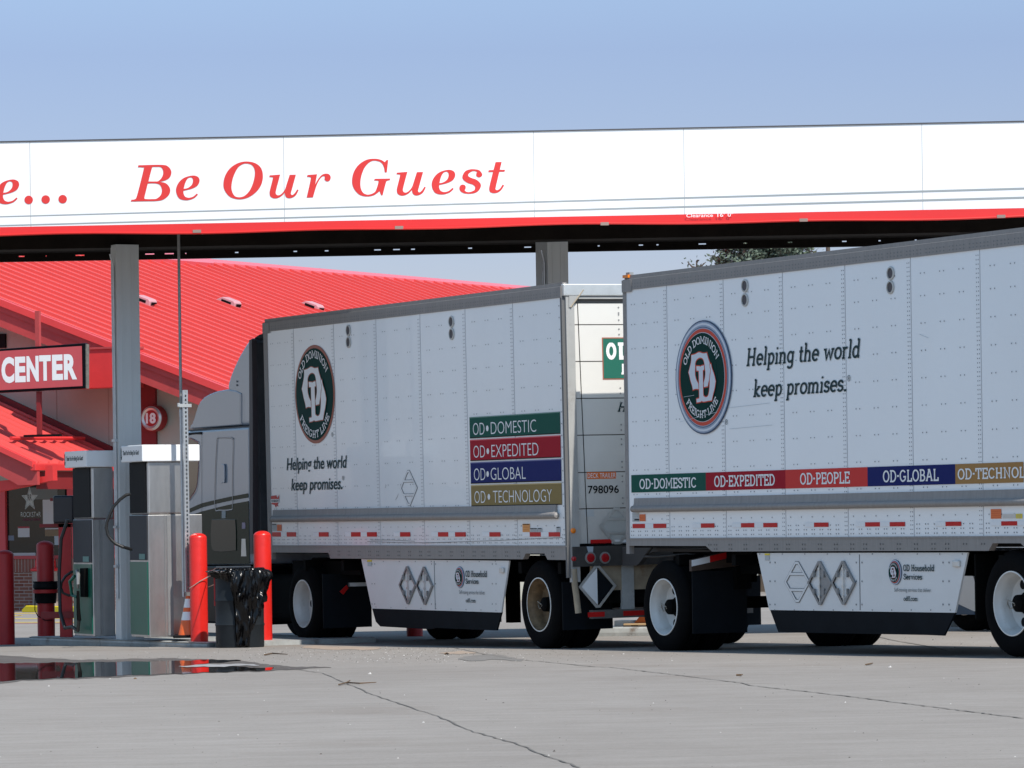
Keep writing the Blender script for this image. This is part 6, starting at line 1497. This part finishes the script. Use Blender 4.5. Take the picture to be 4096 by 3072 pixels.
# island kerb
a = gp(123, 2580); b = gp(770, 2589); 
Fi = Fr((a.x, a.y, gz(a.x, a.y)), math.atan2(b.y-a.y, b.x-a.x)+R(0)); Li = (b-a).length
isl = empty('pump_island', Fi, 'low grey painted island kerb under the fuel pumps and column', 'island')
iz = Fi.pix(400, 2550, 0)[1]-0
hI = .115
def prof(r): return [(0, 0), (-.012, .05), (-.02, .075), (-.012, .095), (-.03, .11), (-.02, hI-.01), (.02, hI), (.1, hI)]
m = MB().box(.0, Li+.4, .02, 2.4, -.2, hI-.004); m.build('slab', M['kerb'], isl)
m = MB(); segs = [(0.0, 2.0), (2.01, 3.35), (3.36, Li+.4)]
for s0, s1 in segs: m.prismx([(y, z) for y, z in prof(0)]+[(.1, -.1), (0, -.1)], s0, s1)
m.build('kerb_edge', M['kerb'], isl, bevel=.006)
# bollards
def bollard(pxc, ybot, Y, dia, ytop, label, m_, name='bollard', dome=True, group=None, base=None):
    p = at(pxc, ybot, Y) if base is None else base
    z0 = gz(p.x, p.y); h = at(pxc, ytop, p.y).z-z0; r = dia/2
    fr = Fr((p.x, p.y, z0), random.uniform(0, 1)); o = MB()
    prof = [(r*1.0, -.05), (r*1.0, h-r*.55)]
    for i in range(1, 8): a = R(90*i/7); prof.append((r*math.cos(a), h-r*.55+r*.55*math.sin(a)))
    o.lathe(prof, seg=36); ob = o.build(name, m_, None, smooth=True); ob.matrix_world = fr.mat4(); tag(ob, label, 'bollard', group); return ob, p, h
g = gp(798, 2587)
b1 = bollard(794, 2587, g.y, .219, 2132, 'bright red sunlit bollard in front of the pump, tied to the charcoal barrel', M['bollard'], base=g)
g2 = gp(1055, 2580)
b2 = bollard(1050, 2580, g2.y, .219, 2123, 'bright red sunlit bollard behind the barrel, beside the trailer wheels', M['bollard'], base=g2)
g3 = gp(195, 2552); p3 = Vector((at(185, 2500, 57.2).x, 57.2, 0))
b3 = bollard(180, 2552, 57.2, .235, 2163, 'dull red shaded bollard with a black bucket strapped round it', M['bollard_dull_shade'], base=p3)
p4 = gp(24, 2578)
b4 = bollard(24, 2577, 57.0, .24, 2200, 'dull red shaded bollard cut by the left edge of the photo', M['bollard_dull_shade'], base=p4)
p5 = gp(1659, 2545); b5 = bollard(1659, 2545, p5.y, .22, 2200, 'dark red shaded bollard foot seen under the front trailer', M['bollard_dull_shade'], base=p5)
# bucket on the bollard
fb = Fr((p3.x, p3.y, gz(p3.x, p3.y)), 0)
zz = lambda y_: at(180, y_, 57.2).z-fb.o.z
bk = empty('wash_bucket', fb, 'black windscreen wash bucket strapped round the dull red shaded bollard', 'bucket')
z0, z1, z2 = zz(2413), zz(2325), zz(2350); r0 = .142
MB().lathe([(r0-.005, z0), (r0+.012, z2-.02), (r0+.03, z2), (r0+.03, z2+.03), (r0+.02, z1-.02), (r0+.03, z1-.015), (r0+.03, z1), (r0-.01, z1), (r0-.01, z1-.03), (.12, z1-.03)], seg=32).build('pail', M['black'], bk, smooth=True)
MB().lathe([(r0+.034, zz(2372)), (r0+.036, zz(2358))], seg=32, cap=False).build('strap', M['bollard_dull_shade'], bk)
MB().tube([(-.14, -.05, zz(2370)), (-.14, -.09, zz(2440)), (-.1, -.13, zz(2462)), (0, -.15, zz(2480)), (.1, -.13, zz(2480))], .007, 6).build('wire_handle', M['black'], bk, smooth=True)
# dispenser box on red post
p6 = at(258, 2545, 55.6); z6 = gz(p6.x, p6.y); f6 = Fr((p6.x, p6.y, z6), 0)
dsp = empty('towel_dispenser', f6, 'black towel dispenser box on a dull red square post beside the far pump', 'dispenser')
q = lambda a, b: f6.pix(a, b, 0)
(xa, za), (xb_, zb_) = q(239, 2500), q(283, 2095)
MB().box(xa, xb_, 0, .12, .05, zb_+.0).build('post', M['bollard_dull_shade'], dsp)
(x1_, z1_), (x2_, z2_) = q(216, 2094), q(300, 1982)
MB().box(x1_, x2_, -.12, .2, z1_, z2_).build('dispenser_box', mat('navy_black_plastic', (.008, .009, .016), .3), dsp, bevel=.03, seg=3)
(x1_, z1_), (x2_, z2_) = q(158, 2110), q(300, 2094); MB().box(x1_, x2_, 0, .06, z1_, z2_).build('arm', M['darkred'], dsp)
(x1_, z1_), (x2_, z2_) = q(200, 2004), q(222, 1992); MB().box(x1_, x2_, 0, .06, z1_, z2_).build('arm', M['darkred'], dsp)
(x1_, z1_), (x2_, z2_) = q(165, 2474), q(305, 2446); MB().box(x1_, x2_, -.05, .04, z1_, z2_).build('rail', M['darkred'], dsp)
pts = [f6.m.transposed() @ (at(a, b, 55.4)-f6.o) for a, b in ((303, 2285), (285, 2288), (262, 2305), (246, 2330), (243, 2350), (252, 2372), (275, 2382), (303, 2376))]
MB().tube(pts, .018, 8).build('cord', M['rubber'], dsp, smooth=True)
# cone
gc = at(757, 2548, 52.86); gc.z = gz(gc.x, gc.y)+.112
fc = Fr((gc.x, gc.y, gc.z), 0); cn = empty('traffic_cone', fc, 'dirty orange cone with a white collar squeezed behind the nearer red bollard', 'traffic cone')
ht = .52; rr0 = .14
lerp = lambda t: rr0*(1-t)+.035*t
MB().lathe([(lerp(0), .02), (lerp(.42), ht*.42)], seg=28, cap=False).build('lower_cone', M['cone'], cn, smooth=True)
MB().lathe([(lerp(.42)+.002, ht*.42), (lerp(.62)+.002, ht*.62)], seg=28, cap=False).build('collar', M['tape_w'], cn, smooth=True)
MB().lathe([(lerp(.62), ht*.62), (lerp(.72), ht*.72)], seg=28, cap=False).build('upper_cone', M['cone'], cn, smooth=True)
MB().lathe([(lerp(.72)+.002, ht*.72), (lerp(.93)+.002, ht*.93)], seg=28, cap=False).build('collar', M['tape_w'], cn, smooth=True)
MB().lathe([(lerp(.93), ht*.93), (.03, ht), (0, ht)], seg=28, cap=False).build('tip', M['cone'], cn, smooth=True)
MB().box(-.19, .17, -.17, .17, 0, .035).build('base', M['black'], cn, bevel=.01)
# barrel and bag
gb_ = gp(958, 2590); gb_.y -= 0; Fb2 = Fr((gb_.x, gb_.y+.1, gz(gb_.x, gb_.y+.1)), 0)
ht = Fb2.pix(900, 2285, 0)[1]; rb = .29
x0 = Fb2.pix(861, 2400, 0)[0]; x1 = Fb2.pix(1055, 2400, 0)[0]; rb = (x1-x0)/2; cxx = (x0+x1)/2
br = empty('trash_barrel', Fb2, 'charcoal steel drum used as a trash barrel between the two bright red bollards', 'barrel')
pr = [(rb*.98, 0), (rb, .02)]
for k in (.3, .62): pr += [(rb, ht*k-.02), (rb*1.03, ht*k), (rb, ht*k+.02)]
pr += [(rb, ht-.02), (rb*1.03, ht), (rb*.97, ht), (rb*.97, ht-.1), (0, ht-.1)]
MB().lathe(pr, (cxx, 0, 0), seg=48).build('drum', M['barrel'], br, smooth=True)
MB().box(cxx-rb-.012, cxx-rb*.9, -.05, .0, ht*.55, ht-.03).build('red_paint_patch', M['bollard_dull_shade'], br)
# bag: draped cloth-like sheet hanging over the rim
bagE = Fr((Fb2.o.x+cxx, Fb2.o.y, Fb2.o.z), 0)
rd = random.Random(4); vs, fs = [], []
na, nz = 150, 64
def hang(a):      # lower edge height by angle (camera side = -90deg)
    d = math.degrees(a)
    T = [(-190, .93), (-150, .92), (-125, .90), (-106, .86), (-99, .60), (-95, .03), (-62, .01), (-54, .25), (-46, .48), (-30, .52), (-10, .6), (20, .75), (60, .85)]
    for (a0, v0), (a1, v1) in zip(T[:-1], T[1:]):
        if a0 <= d <= a1: return ht*(v0+(v1-v0)*(d-a0)/(a1-a0))
    return ht*.9
from mathutils import noise
for i in range(na+1):
    a = R(-185+230*i/na); hb = hang(a)
    for j in range(nz+1):
        t = j/nz
        if t < .12: z = ht+.03*math.sin(math.pi*t/.12)+.012; r_ = rb*(.9+.14*t/.12)
        else:
            u = (t-.12)/.88; z = ht+.01-(ht+.01-hb)*u; r_ = rb*1.045+.045*math.exp(-((u-.2)/.25)**2)+.02*(1-u)
        n1 = noise.noise(Vector((a*3.2, z*1.4, 1.3))); n2 = noise.noise(Vector((a*7+z*3.5, z*3.5-a*2, 5.1))); n3 = noise.noise(Vector((a*15+z*6, z*11-a*4, 2.2)))
        cr = abs(noise.noise(Vector((a*6-z*3, z*3.3, 9.1))))
        amp = min(1, max(.15, (t-.02)*4))
        r_ += amp*(.035*n1+.035*n2+.006*n3-.075*cr+.04)
        zz_ = z+amp*.02*n2
        vs.append((r_*math.cos(a), r_*math.sin(a), max(.01, zz_)))
for i in range(na):
    for j in range(nz):
        k = i*(nz+1)+j; fs.append((k, k+1, k+nz+2, k+nz+1))
bo = MB().add(vs, fs).build('trash_bag', M['bag'], None, smooth=True); bo.matrix_world = bagE.mat4(); tag(bo, 'shiny crumpled black bin bag hanging over the drum and down its front', 'bag')
sm2 = bo.modifiers.new('thick', 'SOLIDIFY'); sm2.thickness = .003
# wire tie
P0 = b1[1]; 
w1 = [at(757, 2354, P0.y-.12), at(800, 2325, P0.y-.12), at(835, 2306, P0.y-.1), at(864, 2297, Fb2.o.y-.1)]
mm = MB().tube([p-w1[0] for p in w1], .005, 6); w2 = [at(862, 2336, P0.y), at(846, 2343, P0.y+.02), at(833, 2348, P0.y+.06)]; mm.tube([p-w1[0] for p in w2], .005, 6)
o = mm.build('tie_wire', M['wire'], None, smooth=True); o.location = w1[0]; tag(o, 'thin rusty wire tying the barrel to the nearer red bollard', 'wire')
# ================================================================== far bits seen under the trailers
def kerb_piece(pa, pb, label, h=.14, d=2.0, nm='kerb_island'):
    a, b = gp(*pa), gp(*pb); f = Fr((a.x, a.y, gz(a.x, a.y)), math.atan2(b.y-a.y, b.x-a.x)); L = (b-a).length
    o = MB().prismx([(-.01, -.1), (-.03, .05), (-.02, h-.01), (.02, h), (d, h), (d, -.1)], 0, L).build(nm, M['kerb'], None, bevel=.01); o.matrix_world = f.mat4(); tag(o, label, 'kerb'); return f, L, o
kf, kl, _ = kerb_piece((2380, 2546), (2640, 2543), 'stained pale kerb seen under the gap between the two trailers', .12)
kerb_piece((3805, 2507), (4070, 2505), 'mottled kerb seen far off between the right skirt and the rear wheel', .16)
m = MB(); x0, z0 = kf.pix(2457, 2513, .25); x1, z1 = kf.pix(2524, 2482, .25)
o = MB().box(x0, x1, .25, .5, .121, z1).build('white_carton', M['paper'], None, bevel=.005); o.matrix_world = kf.mat4(); tag(o, 'pale carton standing on the kerb under the trailer gap', 'carton')
pl = empty('wood_pallet', kf, 'light wooden pallet lying on the kerb beside the pale carton', 'pallet')
x0 = kf.pix(2494, 2505, .1)[0]; x1 = kf.pix(2640, 2505, .1)[0]; z1 = kf.pix(2540, 2494, .1)[1]
z0 = max(.125, z1-.12)
m = MB()
for k in range(5): m.box(x0, x1, .1+k*.2, .25+k*.2, z1-.02, z1)
m.build('deck_board', M['wood'], pl)
m = MB()
for k in range(3): xx = x0+(x1-x0-.1)*k/2; m.box(xx, xx+.1, .1, 1.0, z0, z1-.02)
m.box(x0, x1, .1, .2, .122, z0).build('stringer', mat('dark_wood', (.06, .045, .035), .8), pl)
o = MB().prism([(0, 0), (.55, 0), (.5, .09), (.1, .11)], .1, .5).build('orange_crate', M['orange'], None, bevel=.01); o.matrix_world = kf.mat4() @ Matrix.Translation((kf.pix(2530, 2490, .3)[0], .25, z1)); tag(o, 'low orange crate lying on the wooden pallet', 'crate')
# parked trailer further off on the right
gF = at(3830, 2505, 53.5); Ff = Fr((gF.x, gF.y, gz(gF.x, gF.y)), R(-63.5))
ft = empty('parked_trailer', Ff, 'far white trailer with a pale skirt glimpsed between the right skirt and rear wheel', 'trailer')
q = lambda a, b: Ff.pix(a, b, 0)
MB().box(-1.2, 6, 0, 2.5, 1.05, 3.2).build('body', M['panel2'], ft)
MB().prism([q(3700, 2280), q(3990, 2280), q(3990, 2445), q(3895, 2445), q(3835, 2417), q(3700, 2417)], 0, .03).build('side_skirt', M['skirt'], ft)
MB().prism([q(3700, 2417), q(3832, 2417), q(3896, 2445), q(3896, 2458), q(3700, 2458)], -.004, .02).build('skirt_flap', M['far_blue'], ft)
wheel(Ff, ft, 0, .1, .5, .5, M['rim'], hub=False, holes=False)
wheel(Ff, ft, 0, 1.9, .5, .5, M['rim'], hub=False, holes=False)
MB().box(-1.1, 5.5, .6, 1.9, .8, 1.04).build('underframe', M['dark'], ft)

for o in list(col.objects):
    if o.parent is None and 'category' in o.keys():
        g_n = {'bollard': 'red bollards round the pump island', 'fuel pump': 'fuel pumps on the island', 'twig': 'dry twigs on the lot', 'pebble': 'loose stones on the lot', 'kerb': 'kerbs seen under the trailers'}.get(o['category'])
        if g_n: o['group'] = g_n
